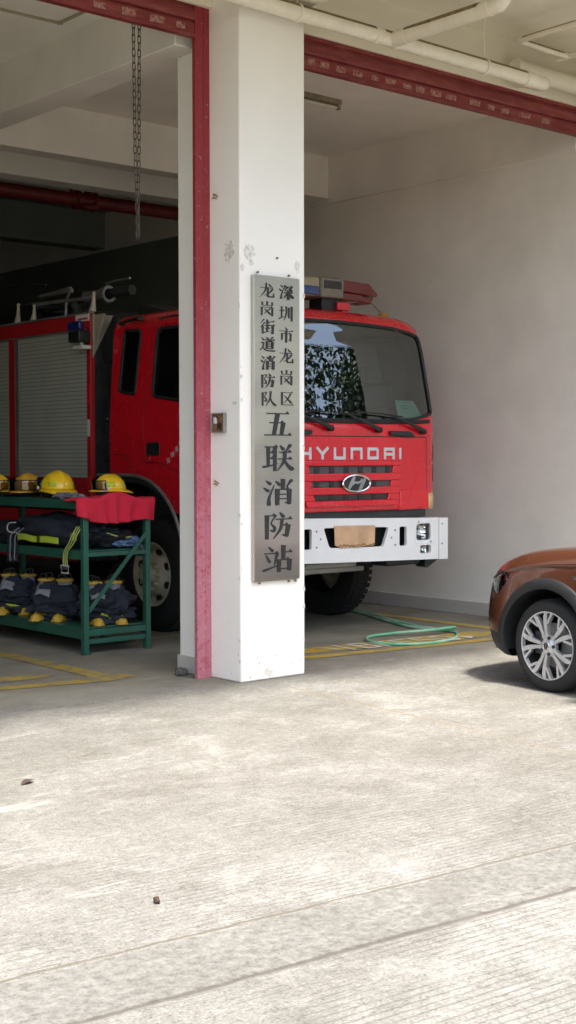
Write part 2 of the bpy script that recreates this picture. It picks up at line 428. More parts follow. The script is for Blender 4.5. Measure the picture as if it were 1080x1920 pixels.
def smoothpath(pts, n=6, closed=False):
    P = [Vector(p) for p in pts]; m = len(P); out = []
    for i in range(m if closed else m-1):
        if closed: a, b, c, d = P[i-1], P[i], P[(i+1) % m], P[(i+2) % m]
        else: a, b, c, d = P[max(i-1, 0)], P[i], P[i+1], P[min(i+2, m-1)]
        for k in range(n):
            t = k/n; out.append(.5*((2*b)+(c-a)*t+(2*a-5*b+4*c-d)*t*t+(3*b-a-3*c+d)*t**3))
    if not closed: out.append(P[-1])
    return out
def plate_with_holes(name, mat, parent, outer, holes, y0, y1, shear=None, bevel=.0):
    """plate in the xz plane from y0 (front) to y1, cut by closed outlines"""
    cu = bpy.data.curves.new(name+'_outline', 'CURVE'); cu.dimensions = '2D'; cu.fill_mode = 'BOTH'
    cu.extrude = abs(y1-y0)/2
    for poly in [outer]+holes:
        sp = cu.splines.new('POLY'); sp.points.add(len(poly)-1); sp.use_cyclic_u = True
        for i, p in enumerate(poly): sp.points[i].co = (p[0], p[1], 0, 1)
    tmp = bpy.data.objects.new('tmp', cu); COL.objects.link(tmp)
    me0 = tmp.to_mesh(); mb = MB(); yc = (y0+y1)/2
    vs = [(v.co.x, yc-v.co.z, v.co.y) for v in me0.vertices]
    if shear: vs = [(x, y, z+shear(x)) for x, y, z in vs]
    mb.add(vs, [tuple(p.vertices) for p in me0.polygons])
    tmp.to_mesh_clear(); bpy.data.objects.remove(tmp); bpy.data.curves.remove(cu)
    return mb.build(name, mat, parent, angle=25)

# ------------------------------------------------------------------ setting
g = MB().add([(-160,-160,0),(160,-160,0),(160,160,0),(-160,160,0)], [(0,1,2,3)]).build('ground', 'concrete', None, origin0=True)
tag(g, kind='structure')
def marking(name, polys, mat, z=.004):
    m = MB()
    for p in polys: m.add([(x, y, z) for x, y in p], [tuple(range(len(p)))])
    return tag(m.build(name, mat, None, origin0=True), kind='structure')
marking('bay_line', [[(.95,.78),(1.12,.53),(3.10,.29),(3.22,.40),(1.186,.66),(1.05,.80)]], 'road_yellow')
marking('bay_band', [[(.95,1.05),(1.25,.775),(3.20,.50),(3.52,.70),(3.34,.83),(1.48,.995)]], 'road_yellow')
marking('wall_line', [[(3.60,.40),(3.60,.86),(3.62,3.2),(3.62,10),(3.72,10),(3.72,3.2),(3.745,.98),(3.745,.40)]], 'road_yellow')
marking('left_bay_line', [[(-.36,.76),(-.62,.68),(-2.8,1.10),(-2.8,1.20),(-.72,.86),(-.66,1.0),(-.66,5.5),(-.54,5.5),(-.50,1.0)]], 'road_yellow_worn')
marking('left_bay_band', [[(-.80,1.22),(-.9,1.12),(-1.35,1.12),(-2.8,1.34),(-2.8,1.52),(-1.1,1.30)]], 'road_yellow_worn')
marking('under_truck_line', [[(.55,2.35),(1.3,2.30),(1.3,2.42),(.55,2.47)]], 'road_yellow_worn')

bld = thing('fire_station', (2, 8, 0), 'cream painted fire station with two open vehicle bays behind a square front pillar', 'building')
pil = box('pillar', 'pillar_paint', bld, 0,.604,0,.735,0,5.35, bevel=.012)
box('skirting', 'skirting_paint', bld, -.014,.60,.47,.747,0,.125, bevel=.004)
# peeled poster glue on the pillar
def ragged(cx, cz, w, h, seed, n=22):
    rnd = random.Random(seed)
    return [(cx+w/2*math.cos(2*PI*i/n)*(.6+.5*rnd.random()), cz+h/2*math.sin(2*PI*i/n)*(.6+.5*rnd.random())) for i in range(n)]
def gp(pts, pl, a, b): MB().prism(pts, pl, a, b).build('glue_patch', 'glue_grey', pil)
M('glue_grey', (.68,.65,.57), .9, var=.35, scale=40)
rc_ = random.Random(12)
for k in range(16):      # paint knocked off the corners
    z = rc_.choice((.1,.3,.5,.8,1.1,1.5,2.0,2.6))+.25*rc_.random(); h_ = .015+.04*rc_.random(); w_ = .006+.012*rc_.random()
    if k % 3 == 0: gp([(y, zz) for y, zz in ragged(.010, z, w_*2, h_, k)], 'yz', -.0025, .001)
    else: gp(ragged(.012 if k % 3 == 1 else .592, z, w_*2, h_, k), 'xz', -.0025, .001)
for k in range(14): gp(ragged(.08+.46*rc_.random(), .03+.42*rc_.random()**1.5, .008+.02*rc_.random(), .006+.02*rc_.random(), k+40, 9), 'xz', -.0022, .001)
gp(ragged(.085,3.045,.11,.12,3), 'xz', -.003, .001)
gp(ragged(.10,2.97,.05,.05,8), 'xz', -.003, .001)
gp(ragged(.02,2.93,.035,.06,9), 'xz', -.0025, .001)
gp(ragged(.53,2.98,.05,.10,5), 'xz', -.003, .001)
gp(ragged(.25,.055,.085,.07,6), 'xz', -.003, .001)
gp([(y, z) for y, z in ragged(.12,3.05,.13,.17,4)], 'yz', -.003, .001)
gp([(y, z) for y, z in ragged(.06,1.98,.07,.03,14)], 'yz', -.003, .001)
M('stone_grey', (.09,.085,.075), .9, var=.3, scale=30)
M('glue_grey', (.68,.65,.57), .9, var=.35, scale=40)
# beams, walls, ceilings
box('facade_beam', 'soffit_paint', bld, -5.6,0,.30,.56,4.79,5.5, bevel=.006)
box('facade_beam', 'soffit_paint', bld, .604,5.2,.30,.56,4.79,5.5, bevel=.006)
box('side_wall', 'inner_paint', bld, 4.372,4.62,0,5.6,0,5.2)
box('side_wall', 'rear_shade_paint', bld, 4.372,4.62,5.6,16,0,5.2)
box('corner_pillar', 'pillar_paint', bld, 4.373,5.0,-.40,-.002,0,5.35, bevel=.012)  # out of view; pushed forward to cut the sky reflection in the windscreen
box('corner_pillar', 'pillar_paint', bld, -4.55,-3.95,0,.72,0,5.35, bevel=.012)
box('wall_beam', 'inner_paint', bld, 4.345,4.3725,.45,11.5,4.43,4.95, bevel=.004)
box('side_wall', 'inner_paint', bld, -4.6,-4.35,.7,5.6,0,5.2)
box('side_wall', 'rear_shade_paint', bld, -4.6,-4.35,5.6,16,0,5.2)
box('back_wall', 'rear_shade_paint', bld, -4.6,4.6,15.8,16,0,5.2)
box('wall_skirting', 'skirting_paint', bld, 4.345,4.3725,.02,15.7,0,.14, bevel=.006)
box('ceiling', 'inner_paint', bld, -4.6,4.62,.56,7.9,4.945,5.2)
box('ceiling', 'rear_shade_paint', bld, -4.6,4.62,7.9,16,4.945,5.2)
box('ceiling_beam', 'inner_paint', bld, -.21,.08,.47,15.8,4.53,4.95, bevel=.006)
box('ceiling_beam', 'inner_paint', bld, -4.36,-.21,3.86,4.09,4.487,4.95, bevel=.006)
box('ceiling_beam', 'inner_paint', bld, .08,4.37,3.86,4.09,4.487,4.95, bevel=.006)
box('ceiling_beam', 'inner_paint', bld, .08,4.37,4.97,5.26,4.487,4.95, bevel=.006)
box('ceiling_beam', 'rear_shade_paint', bld, .08,4.37,8.4,8.7,4.46,4.95, bevel=.006)
box('ceiling_beam', 'rear_shade_paint', bld, .08,4.37,12.2,12.5,4.46,4.95, bevel=.006)
# balcony slab with beams over the apron
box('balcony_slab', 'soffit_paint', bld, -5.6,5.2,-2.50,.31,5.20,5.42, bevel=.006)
box('soffit_beam', 'soffit_paint', bld, 0.002,.602,-2.35,-.002,4.83,5.21, bevel=.006)
box('soffit_beam', 'soffit_paint', bld, -4.55,-3.95,-2.35,-.002,4.83,5.21, bevel=.006)
box('soffit_beam', 'soffit_paint', bld, 4.36,4.96,-2.35,-.002,4.83,5.21, bevel=.006)
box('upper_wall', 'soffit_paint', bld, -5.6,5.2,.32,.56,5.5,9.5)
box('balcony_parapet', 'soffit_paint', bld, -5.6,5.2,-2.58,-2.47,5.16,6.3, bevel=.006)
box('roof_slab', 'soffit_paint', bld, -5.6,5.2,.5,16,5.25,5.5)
# guide rail on the left of the pillar, roller shutters above both bays
sh_l = thing('roller_shutter', (-2, .36, 4.5), 'raised red roller shutter over the left bay, its pink faded guide rail beside the pillar', 'shutter')
sh_r = thing('roller_shutter', (2.5, .36, 4.5), 'raised dark red roller shutter over the truck bay with torn sticker marks', 'shutter')
prof = [(.36,4.80),(.325,4.80),(.325,4.765),(.345,4.755),(.345,4.735),(.325,4.727),(.318,4.690),(.330,4.655),(.350,4.648),(.350,4.640),(.334,4.634),(.334,4.555),(.318,4.552),(.318,4.535),(.375,4.535),(.40,4.60),(.40,4.80)]
def shutter(par, x0, x1, patches, dz=0):
    MB().prism([(y, z+dz) for y, z in prof], 'yz', x0, x1).build('curtain', 'shutter_red', par, angle=50)
    for i, (x, w) in enumerate(patches):
        m = MB()
        rnd = random.Random(i*3+7); z0 = 4.568+dz+rnd.random()*.008; z1 = 4.622+dz-rnd.random()*.008
        m.prism([(x, z0), (x+w*(.8+.2*rnd.random()), z0+.004*rnd.random()), (x+w, z1), (x+w*.1*rnd.random(), z1)], 'xz', .3315, .3345)
        m.build('sticker_residue', 'glue_residue', par)
shutter(sh_l, -3.95, -.14, [(-3.4,.12),(-2.9,.1),(-2.2,.12),(-1.9,.1),(-1.55,.12),(-1.2,.1),(-.98,.10),(-.75,.12),(-.52,.13),(-.30,.08)], .03)
shutter(sh_r, .604, 4.36, [(.93,.07),(1.05,.10),(1.22,.10),(1.40,.11),(1.60,.08),(1.75,.13),(1.95,.10),(2.10,.11),(2.28,.13),(2.46,.13),(2.75,.14),(2.98,.10),(3.15,.12),(3.40,.16),(3.7,.14)])
rail = MB().box(-.122,-.001,.341,.352,0,4.795).box(-.136,-.122,.331,.366,0,4.795).box(-.055,-.048,.337,.341,0,4.79)
rl = rail.build('guide_rail', 'rail_red', sh_l, bevel=.002)
MB().box(.604,.70,.341,.352,0,4.795).box(.70,.716,.335,.46,0,4.795).build('guide_rail', 'rail_red', sh_r, bevel=.002)
MB().box(-3.95,-3.84,.341,.352,0,4.795).box(-3.84,-3.82,.335,.46,0,4.795).build('guide_rail', 'rail_red', sh_l, bevel=.002)
for z in (3.468, 1.427):
    hk = MB().tube([(0,.30,z),(-.02,.27,z+.004),(-.012,.25,z-.012),(.0,.25,z-.014)], .005, 6).tube([(0,.31,z-.02),(-.012,.285,z-.018),(0,.26,z-.03)], .004, 6)
    hk.build('hook', 'rust', sh_l)
# control switch box on the pillar's left face
kb = thing('key_switch_box', (0, .21, 1.78), 'small rusty open switch box on the left face of the pillar', 'switch box')
MB().box(-.03,-.001,.155,.30,1.775,1.785).box(-.03,-.001,.155,.30,1.905,1.915).box(-.03,-.001,.155,.163,1.785,1.905).box(-.03,-.001,.292,.30,1.785,1.905).build('case', 'grey_metal', kb, bevel=.001)
MB().box(-.012,-.0015,.163,.292,1.785,1.905).build('back_plate', 'rust', kb)
MB().box(-.026,-.012,.20,.235,1.80,1.84).tube([(-.02,.22,1.84),(-.024,.225,1.875),(-.02,.25,1.89)], .005, 6).build('key_switch', 'dark_metal', kb)
MB().box(-.028,-.012,.245,.275,1.84,1.885).build('button', 'sticker_white', kb, bevel=.003)
# pipes under the balcony
def pipe_thing(name, label, loc, cat='pipe'): return thing(name, loc, label, cat)
dp = pipe_thing('drain_pipe', 'thick cream drain pipe with a branch, hung below the balcony across the pillar top', (1.0,-.12,4.73))
MB().tube([(-5.4,-.12,4.78),(3.12,-.12,4.727)], .056, 24).build('main_pipe', 'pvc_pipe', dp)
MB().tube(smoothpath([(1.37,-.12,4.735),(1.374,-.5,4.735),(1.374,-1.10,4.735),(1.374,-1.19,4.75),(1.374,-1.235,4.83),(1.374,-1.24,5.0),(1.374,-1.24,5.22)], 6), .054, 24).build('branch_pipe', 'pvc_pipe', dp)
for x, w in ((1.22,.04),(1.44,.05),(2.96,.045),(-1.6,.06)): MB().lathe([(-w,.056),(-w,.063),(w,.063),(w,.056)], (x,-.12,4.755-.00622*x-.0085), 'x', 24).build('coupling', 'pvc_pipe', dp)
MB().lathe([(-.05,.054),(-.05,.061),(.05,.061),(.05,.054)], (1.374,-.23,4.735), 'y', 24).build('coupling', 'pvc_pipe', dp)
MB().lathe([(-.04,.054),(-.04,.061),(.03,.061),(.03,.054)], (1.374,-1.06,4.737), 'y', 24).build('coupling', 'pvc_pipe', dp)
MB().tube(smoothpath([(3.0,-.12,4.728),(3.12,-.12,4.727),(3.165,-.115,4.728),(3.19,-.09,4.735),(3.195,-.03,4.75),(3.195,.08,4.79),(3.195,.2,4.82)], 6), .0565, 24).build('end_elbow', 'pvc_pipe', dp)
dm = MB()
dm.tube([(-5.4,-.118,4.79),(2.98,-.118,4.7375)], .0535, 16).tube([(1.374,-.26,4.745),(1.374,-1.0,4.745)], .0515, 16)
dm.build('grime', 'pvc_dirt', dp)
for x in (.43, 2.42, -1.9):
    MB().lathe([(-.009,.058),(-.009,.066),(.009,.066),(.009,.058)], (x,-.12,4.7475-.0062*x), 'x', 20).tube([(x,-.12,4.81),(x,-.12,5.21)], .005, 6).build('pipe_clamp', 'pvc_pipe', dp)
tp = pipe_thing('water_pipe', 'thin cream water pipe bent twice under the balcony, right of the drain pipe', (3.1,-.1,5.0))
MB().tube(smoothpath([(2.93,-2.2,5.06),(2.93,-.60,5.055),(2.93,-.10,5.05),(2.945,-.06,5.05),(2.98,-.05,5.05),(3.52,-.05,5.045),(3.57,-.06,5.045),(3.58,-.11,5.045),(3.58,-2.3,5.045)], 5), .023, 14).build('pipe_run', 'pvc_pipe', tp)
MB().tube([(2.93,-2.2,5.068),(2.93,-.10,5.058)], .021, 10).tube([(2.98,-.05,5.058),(3.52,-.05,5.053)], .021, 10).build('grime', 'pvc_dirt', tp)
fp = pipe_thing('vent_duct', 'fat cream duct end above the far right of the truck bay shutter', (4,.15,4.75), 'duct')
MB().tube([(3.13,.17,4.915),(5.1,.17,4.90)], .075, 24).build('duct_run', 'soffit_paint', fp)
MB().lathe([(0,.075),(0,.082),(.05,.082),(.05,.075)], (3.12,.17,4.915), 'x', 24).build('duct_collar', 'pvc_pipe', fp)
tp2 = pipe_thing('conduit', 'narrow cream conduit on the wall above the truck bay shutter, far right', (3.9,.2,4.8), 'conduit')
MB().tube([(3.23,.262,4.91),(5.1,.262,4.885)], .030, 14).build('conduit_run', 'pvc_pipe', tp2)
# hoist chains of the left shutter
ch = thing('hoist_chain', (-.52,.5,3.15), 'looped steel hoist chain hanging inside the left bay', 'chain')
def link(horizontal, c, ax):
    mtx = Matrix.Translation(c) @ (Matrix.Rotation(PI/2, 4, 'Z') if horizontal else Matrix()) @ Matrix.Rotation(ax, 4, 'Y')
    pts = []
    for k in range(14):
        a = 2*PI*k/14; pts.append(mtx @ Vector((math.cos(a)*.0115, 0, math.sin(a)*.0115+(.017 if math.sin(a) > 0 else -.017))))
    return pts
def strand(P):
    m = MB()
    for p0, p1 in zip(P, P[1:]):
        d = Vector(p1)-Vector(p0); n = max(1, int(d.length/.046)); ax = math.atan2(d.x, d.z)
        for i in range(n): m.tube(link(i % 2, Vector(p0)+d*i/n, ax), .0036, 5, closed=True)
    m.build('chain_strand', 'chain_steel', ch)
strand([(-.520,.5,3.16),(-.524,.5,3.45),(-.535,.5,3.75),(-.546,.5,4.85)]); strand([(-.514,.5,3.18),(-.512,.5,3.45),(-.502,.5,3.75),(-.492,.5,4.85)])
cb = MB().tube(smoothpath([(-.05,.60,4.95),(-.06,.60,4.78),(-.065,.61,4.66),(-.045,.64,4.58),(-.005,.68,4.53)], 5), .005, 6).build('loose_cable', 'black_plastic', None)
tag(cb, 'thin black cable dangling from the left shutter beside the pillar', 'cable')
# conduit on the left bay ceiling
cc = MB().tube(smoothpath([(-3.9,1.70,4.935),(-1.2,1.70,4.935),(-.46,1.70,4.935),(-.42,1.68,4.935),(-.41,1.62,4.935),(-.41,.57,4.935)], 4), .012, 8).build('conduit', 'cream_plastic', None)
tag(cc, 'thin conduit running round the corner of the left bay ceiling', 'conduit')
# red sprinkler main
sp = thing('sprinkler_pipe', (1.9,5.6,4.2), 'dark red sprinkler main hung from the ceiling deep in the left bay', 'pipe')
MB().tube([(-4.3,5.5,4.43),(4.2,5.5,4.44)], .075, 18).build('main_pipe', 'sprinkler_red', sp)
MB().tube([(2.05,5.5,4.44),(2.05,5.5,4.95)], .035, 12).build('hanger', 'sprinkler_red', sp)
MB().tube([(2.27,5.5,4.44),(2.27,5.5,4.95)], .062, 14).build('riser', 'sprinkler_red', sp)
MB().lathe([(-.13,.08),(-.13,.105),(-.09,.105),(-.09,.085),(.09,.085),(.09,.105),(.13,.105),(.13,.08)], (2.2,5.5,4.436), 'x', 18).tube([(2.27,5.5,4.44),(2.27,5.40,4.36),(2.1,5.36,4.34)], .04, 8).build('coupling', 'sprinkler_red', sp)
# fluorescent battens
def batten(x, y, label, ln=1.24, rz=0):
    t = thing('ceiling_light', (x,y,4.86), label, 'light fitting')
    MB().box(x-ln/2,x+ln/2,y-.035,y+.035,4.90,4.944).build('housing', 'lamp_dirty', t, bevel=.003)
    MB().tube([(x-ln/2+.02,y,4.872),(x+ln/2-.02,y,4.872)], .014, 10).build('tube', 'lamp_white', t)
    for s in (-1,1): MB().box(x+s*(ln/2-.02)-.018,x+s*(ln/2-.02)+.018,y-.018,y+.018,4.855,4.90).build('lamp_holder', 'lamp_dirty', t)
batten(2.18, 2.0, 'dirty unlit fluorescent batten on the ceiling above the truck')
batten(2.9, 6.85, 'unlit fluorescent batten behind the sprinkler main in the left bay', 1.5)

# ------------------------------------------------------------------ lettering
# strokes on a 100 x 100 grid, y down: h thin bar, v stem, p/n/t/d tapered strokes, c = general
GL = {
'wu': 'h 10 10 90|v 49 10 36 92 14|h 20 45 72|v 69 45 62 92 13|h 3 92 98',
'lian': 'h 4 8 50|v 16 8 16 80 11|v 39 8 39 101 12|h 16 30 38|h 16 52 38|c 0 84 9 22 80 7 50 70 2|c 58 2 4 68 16 12|c 92 2 12 78 24 4|h 54 28 97|h 50 54 99|c 74 28 11 71 62 10 48 99 2|c 72 56 3 84 78 9 98 92 15',
'xiao': 'c 8 4 4 22 16 12|c 0 31 4 15 43 12|c 18 94 14 20 66 8 37 22 2|c 42 6 4 55 20 11|v 67 0 67 38 12|c 96 4 11 80 28 3|v 47 38 47 99 12|h 47 38 90|v 89 38 89 92 12|c 89 92 10 74 88 2|h 47 57 88 n|h 47 74 88 n',
'fang': 'v 11 10 11 100 13|h 11 10 42|c 42 10 7 26 38 5 38 56 10 34 70 9 22 64 3|c 56 -2 4 68 14 12|h 42 24 99|c 64 26 10 58 62 9 33 99 2|h 62 47 86|v 86 47 80 86 12|c 80 88 12 64 84 2',
'zhan': 'c 16 2 4 30 18 11|h 2 28 52|c 8 34 4 20 60 10|c 46 34 11 36 74 3|c 0 92 10 24 84 7 54 72 3|v 68 0 68 54 12|h 68 25 99|v 52 54 52 101 11|h 52 54 90|v 89 54 89 97 12|h 52 88 88 n',
'shen': 'c 10 4 4 23 15 11|c 0 30 4 14 41 11|c 14 92 13 18 66 8 35 22 2|c 42 6 8 38 28 4|h 42 13 96|c 95 13 9 82 28 3|c 58 18 9 42 42 2|c 74 22 4 91 38 12|h 34 54 97|v 67 38 67 101 12|c 62 56 7 34 90 2|c 71 56 3 98 84 13',
'zhen': 'h 0 32 38|v 18 4 18 78 10|c 0 86 9 40 68 3|c 51 4 10 51 52 9 34 97 2|v 70 10 70 80 10|v 91 2 91 101 11',
'shi': 'c 42 -2 4 56 14 12|h 0 23 99|v 19 40 19 84 11|h 19 40 82|v 82 40 82 80 11|c 82 84 11 68 80 2|v 50 23 50 101 12',
'long': 'h 2 30 94|c 45 0 12 38 48 10 2 97 2|c 62 2 4 76 18 12|c 56 30 11 56 84 11 62 92 9|c 60 91 9 94 91 8|c 96 92 8 95 66 2|c 86 40 10 64 66 6 32 84 2',
'gang': 'v 50 0 50 26 11|v 16 6 16 26 10|v 85 4 85 29 10|h 16 27 84 n|v 12 40 12 100 11|h 12 40 86|v 86 40 86 94 12|c 86 96 11 72 90 2|c 68 50 9 28 86 2|c 32 52 3 68 84 12',
'qu': 'h 8 8 95|v 16 8 16 92 12|h 16 92 99|c 78 18 11 58 50 7 28 80 2|c 34 28 3 60 54 9 82 76 13',
'jie': 'c 26 0 9 2 28 2|c 28 25 9 2 56 2|v 17 46 17 101 10|h 32 22 67|v 49 2 49 40 9|h 30 42 69|h 32 62 67|v 49 44 49 84 9|c 28 91 8 70 80 2|h 72 13 99|h 70 40 101|v 87 40 87 92 11|c 87 95 11 75 90 2',
'dao': 'c 6 2 4 22 17 11|h 2 38 22|c 22 38 9 18 70 8|c 0 88 6 18 72 6 40 90 8 98 92 11|c 44 -2 4 54 12 10|c 84 -2 10 70 14 3|h 30 17 99|c 64 17 7 56 29 4|v 44 29 44 80 9|h 44 29 82|v 83 29 83 80 10|h 44 45 82 n|h 44 61 82 n|h 44 77 82 n',
'dui': 'v 12 8 12 101 12|h 12 8 40|c 40 8 7 26 36 5 38 54 10 34 68 9 22 62 3|c 68 0 12 62 52 9 33 99 2|c 66 40 3 78 72 8 100 94 14',
}
def glyph(key, x0, zt, w, h, y, dep=.002, mtx=None, m=None, wk=1.0):
    """one character; x0/zt = top left corner on plane y facing -Y"""
    m = m or MB(); k = 0
    def poly(pts):
        nonlocal k
        k += 1; e = y-dep-k*.00012
        q = [(x0+px/100*w, zt-py/100*h) for px, py in pts]
        m.prism(q, 'xz', e, y+.0005)
    for st in GL[key].split('|'):
        a = st.split(); t = a[0]; v = [float(q) for q in a[1:] if q != 'n']
        if t == 'h':
            xa, yy, xb = v; poly([(xa, yy-2.4*wk), (xb, yy-2.4*wk), (xb, yy+2.4*wk), (xa, yy+2.4*wk)])
            if a[-1] != 'n': poly([(xb-14, yy-2), (xb-6, yy-10), (xb+1, yy+2.3)])
        elif t == 'v':
            xa, ya, xb, yb, wd = v; wd *= wk; poly([(xa-wd/2-1, ya-3), (xa+wd/2+2, ya-1), (xb+wd/2, yb), (xb-wd/2, yb)])
        else:
            P = [(v[i], v[i+1], v[i+2]*wk) for i in range(0, len(v), 3)]
            if len(P) == 2: P = [P[0], ((P[0][0]+P[1][0])/2, (P[0][1]+P[1][1])/2, (P[0][2]+P[1][2])/2), P[1]]
            if len(P) > 2:
                S = smoothpath(P, 4)
            lf, rt = [], []
            for i, p in enumerate(S):
                d = (S[min(i+1, len(S)-1)]-S[max(i-1, 0)]).to_2d(); d = d.normalized() if d.length else Vector((1,0))
                nn = Vector((-d.y, d.x))*max(.8, p.z)/2; lf.append((p.x+nn.x, p.y+nn.y)); rt.append((p.x-nn.x, p.y-nn.y))
            for i in range(len(lf)-1): poly([lf[i], lf[i+1], rt[i+1], rt[i]])
            for p in (S[0], S[-1]):      # rounded ends
                if p.z > 5: poly([(p.x+math.cos(2*PI*i/10)*p.z/2, p.y+math.sin(2*PI*i/10)*p.z/2) for i in range(10)])
    if mtx: m.xf(mtx)
    return m
sg = thing('name_plate', (.31,-.02,.72), 'tall brushed steel plate with black Chinese characters on the pillar', 'sign')
SY = -.035
box('plate', 'brushed_steel', sg, .096,.523,SY,-.001,.718,2.884, bevel=.0025)
MB().box(.102,.517,SY+.012,-.0005,.712,.718).build('back_frame', 'cream_plastic', sg)
def sgz(y, yt, yb): return 2.884-(y-yt)/(yb-yt)*2.166      # height down the plate
def char(key, u, y0, y1, w, yt, yb): # u = centre across, y0..y1 rows down the plate, yt..yb its ends
    glyph(key, u-w/2, sgz(y0, yt, yb), w, sgz(y0, yt, yb)-sgz(y1, yt, yb), SY).build('character', 'sign_black', sg)
for key, y0 in zip(('long','gang','jie','dao','xiao','fang','dui'), (531.5,565,598.5,632,666,699.5,733)):
    char(key, .216+(y0-531)*.00004, y0, y0+26.5, .131, 516.7, 1088)
for key, y0 in zip(('shen','zhen','shi','long','gang','qu'), (534,574,614,653.5,693.5,733)):
    char(key, .392+(y0-531)*.00003, y0, y0+27.5, .129, 520.6, 1086.5)
for key, y0 in zip(('wu','lian','xiao','fang','zhan'), (769.5,833,898,961,1023)):
    char(key, .315, y0, y0+49, .268, 519, 1087.2)
for x, z, tp_ in ((.15,2.905,1),(.44,2.905,1),(.16,.70,0),(.435,.70,0),(.50,.70,0),(.33,3.02,1)):
    MB().lathe([(-.022,.0),(-.022,.007),(-.008,.007),(-.008,.003),(0,.003)], (x,0,z), 'y', 8).build('screw', 'rust', sg)

# ------------------------------------------------------------------ fire engine
CX = 2.29; REAR = 3.34
tk = thing('fire_engine', (CX, 2.78, 0), 'red fire engine with white bumper parked nose out behind the pillar', 'fire engine')
def hw(z): return 1.2 if z < 1.9 else 1.2-.05*(z-1.9)/.83*(1 if z < 2.73 else 1)
def y0f(z): return 1.31 if z < 1.88 else 1.31+(z-1.88)*.165+max(0, z-2.6)*.12
RX, RY, CR = .36, .15, .03
def crown(z): return .035 if z < 1.75 else .035-.013*min(1, (z-1.75)/.35)
def yfront(x, z):
    a = abs(x-CX); h = hw(z); f = y0f(z)+crown(z)*((a/h)**2-.35)
    if a > h-RX:
        t = min(1, (a-(h-RX))/RX); f += RY*(1-math.sqrt(max(0, 1-t**2.3)))
    return f
def sxy(y, z):      # side-plane measurements moved onto the cab's side
    return (-7.479+(y+7.479)*1.0125, 1.6+(z-1.6)*1.0125)
def side_x(z, s=-1): return CX+s*hw(z)
ws_half = [(0,1.925),(.45,1.928),(.80,1.945),(1.10,2.0),(1.135,2.03),(1.085,2.69),(1.05,2.735),(.72,2.785),(.35,2.80),(0,2.805)]
ws = [(CX+x, z) for x, z in ws_half]+[(CX-x, z) for x, z in ws_half[-2:0:-1]]
ws = rpoly(ws, .05, 4)
def Q(pts): return [sxy(*p) for p in pts]
dwin = rpoly(Q([(2.489,2.745),(2.530,2.145),(1.62,2.03),(1.60,2.40),(1.74,2.735)]), .06, 5)
qwin = rpoly(Q([(3.014,2.762),(2.750,2.745),(2.809,2.168),(3.066,2.205)]), .045, 5)
arch = Q([(3.40,1.435),(3.26,1.435),(2.87,1.435),(2.70,1.42),(2.53,1.375),(2.38,1.30),(2.25,1.19),(2.15,1.06),(2.08,.90)])
archpoly = arch+[(2.0,.3),(3.6,.3)]
# ring columns
ring = []
zref = 1.5
for i in range(72): ring.append(('L', REAR-i/72*(REAR-1.52)))
fx = [math.sin(-PI/2+PI*i/140) for i in range(141)]
for i, q in enumerate(fx): ring.append(('F', (.55*q+.45*(-1+2*i/140)) ))
for i in range(72): ring.append(('R', 1.52+(i+1)/72*(REAR-1.52)))
zs = [1.10+i*(2.73-1.10)/80 for i in range(81)]
rows = [(z, 0) for z in zs]+[(2.73+.20*math.sin(t), t) for t in [PI/2*k/8 for k in range(1, 9)]]
def ringpt(kind, q, z, t):
    ins = .16*(1-math.cos(t)); zz = min(z, 2.73); h = hw(zz)
    if kind in 'LR':
        s = -1 if kind == 'L' else 1; y = q
        yc = yfront(CX+s*h, zz)
        y = yc+(q-1.52)*(REAR-yc)/(REAR-1.52)
        yy = y+(ins*1.6*(1-(y-yc)/(REAR-yc)) if t else 0)-(ins*.3*((y-yc)/(REAR-yc)) if t else 0)
        return (CX+s*(h-ins), yy, z)
    x = CX+q*h
    return (CX+q*(h-ins), yfront(x, zz)+ins*1.6, z-(.012*q*q if t else 0))
shell = MB(); pane_f, pane_l, pane_r, pane_q = MB(), MB(), MB(), MB(); nc = len(ring)
vs = [ringpt(k, q, z, t) for z, t in rows for k, q in ring]
shell.v = vs; fs = {'s': [], 'F': [], 'L': [], 'R': []}
for j in range(len(rows)-1):
    for i in range(nc-1):
        f = (j*nc+i, j*nc+i+1, (j+1)*nc+i+1, (j+1)*nc+i)
        c = sum((Vector(vs[a]) for a in f), Vector())/4
        k = ring[i][0] if ring[i][0] == ring[i+1][0] else 'F'
        if k == 'F' and inside((c.x, c.z), ws): fs['F'].append(f); continue
        if k in 'LR':
            if inside((c.y, c.z), archpoly): continue
            if inside((c.y, c.z), dwin) or inside((c.y, c.z), qwin): fs[k].append(f); continue
        if k == 'F' and c.z < 1.125: continue
        fs['s'].append(f)
shell.f = fs['s']; shell.mi = [0]*len(shell.f)
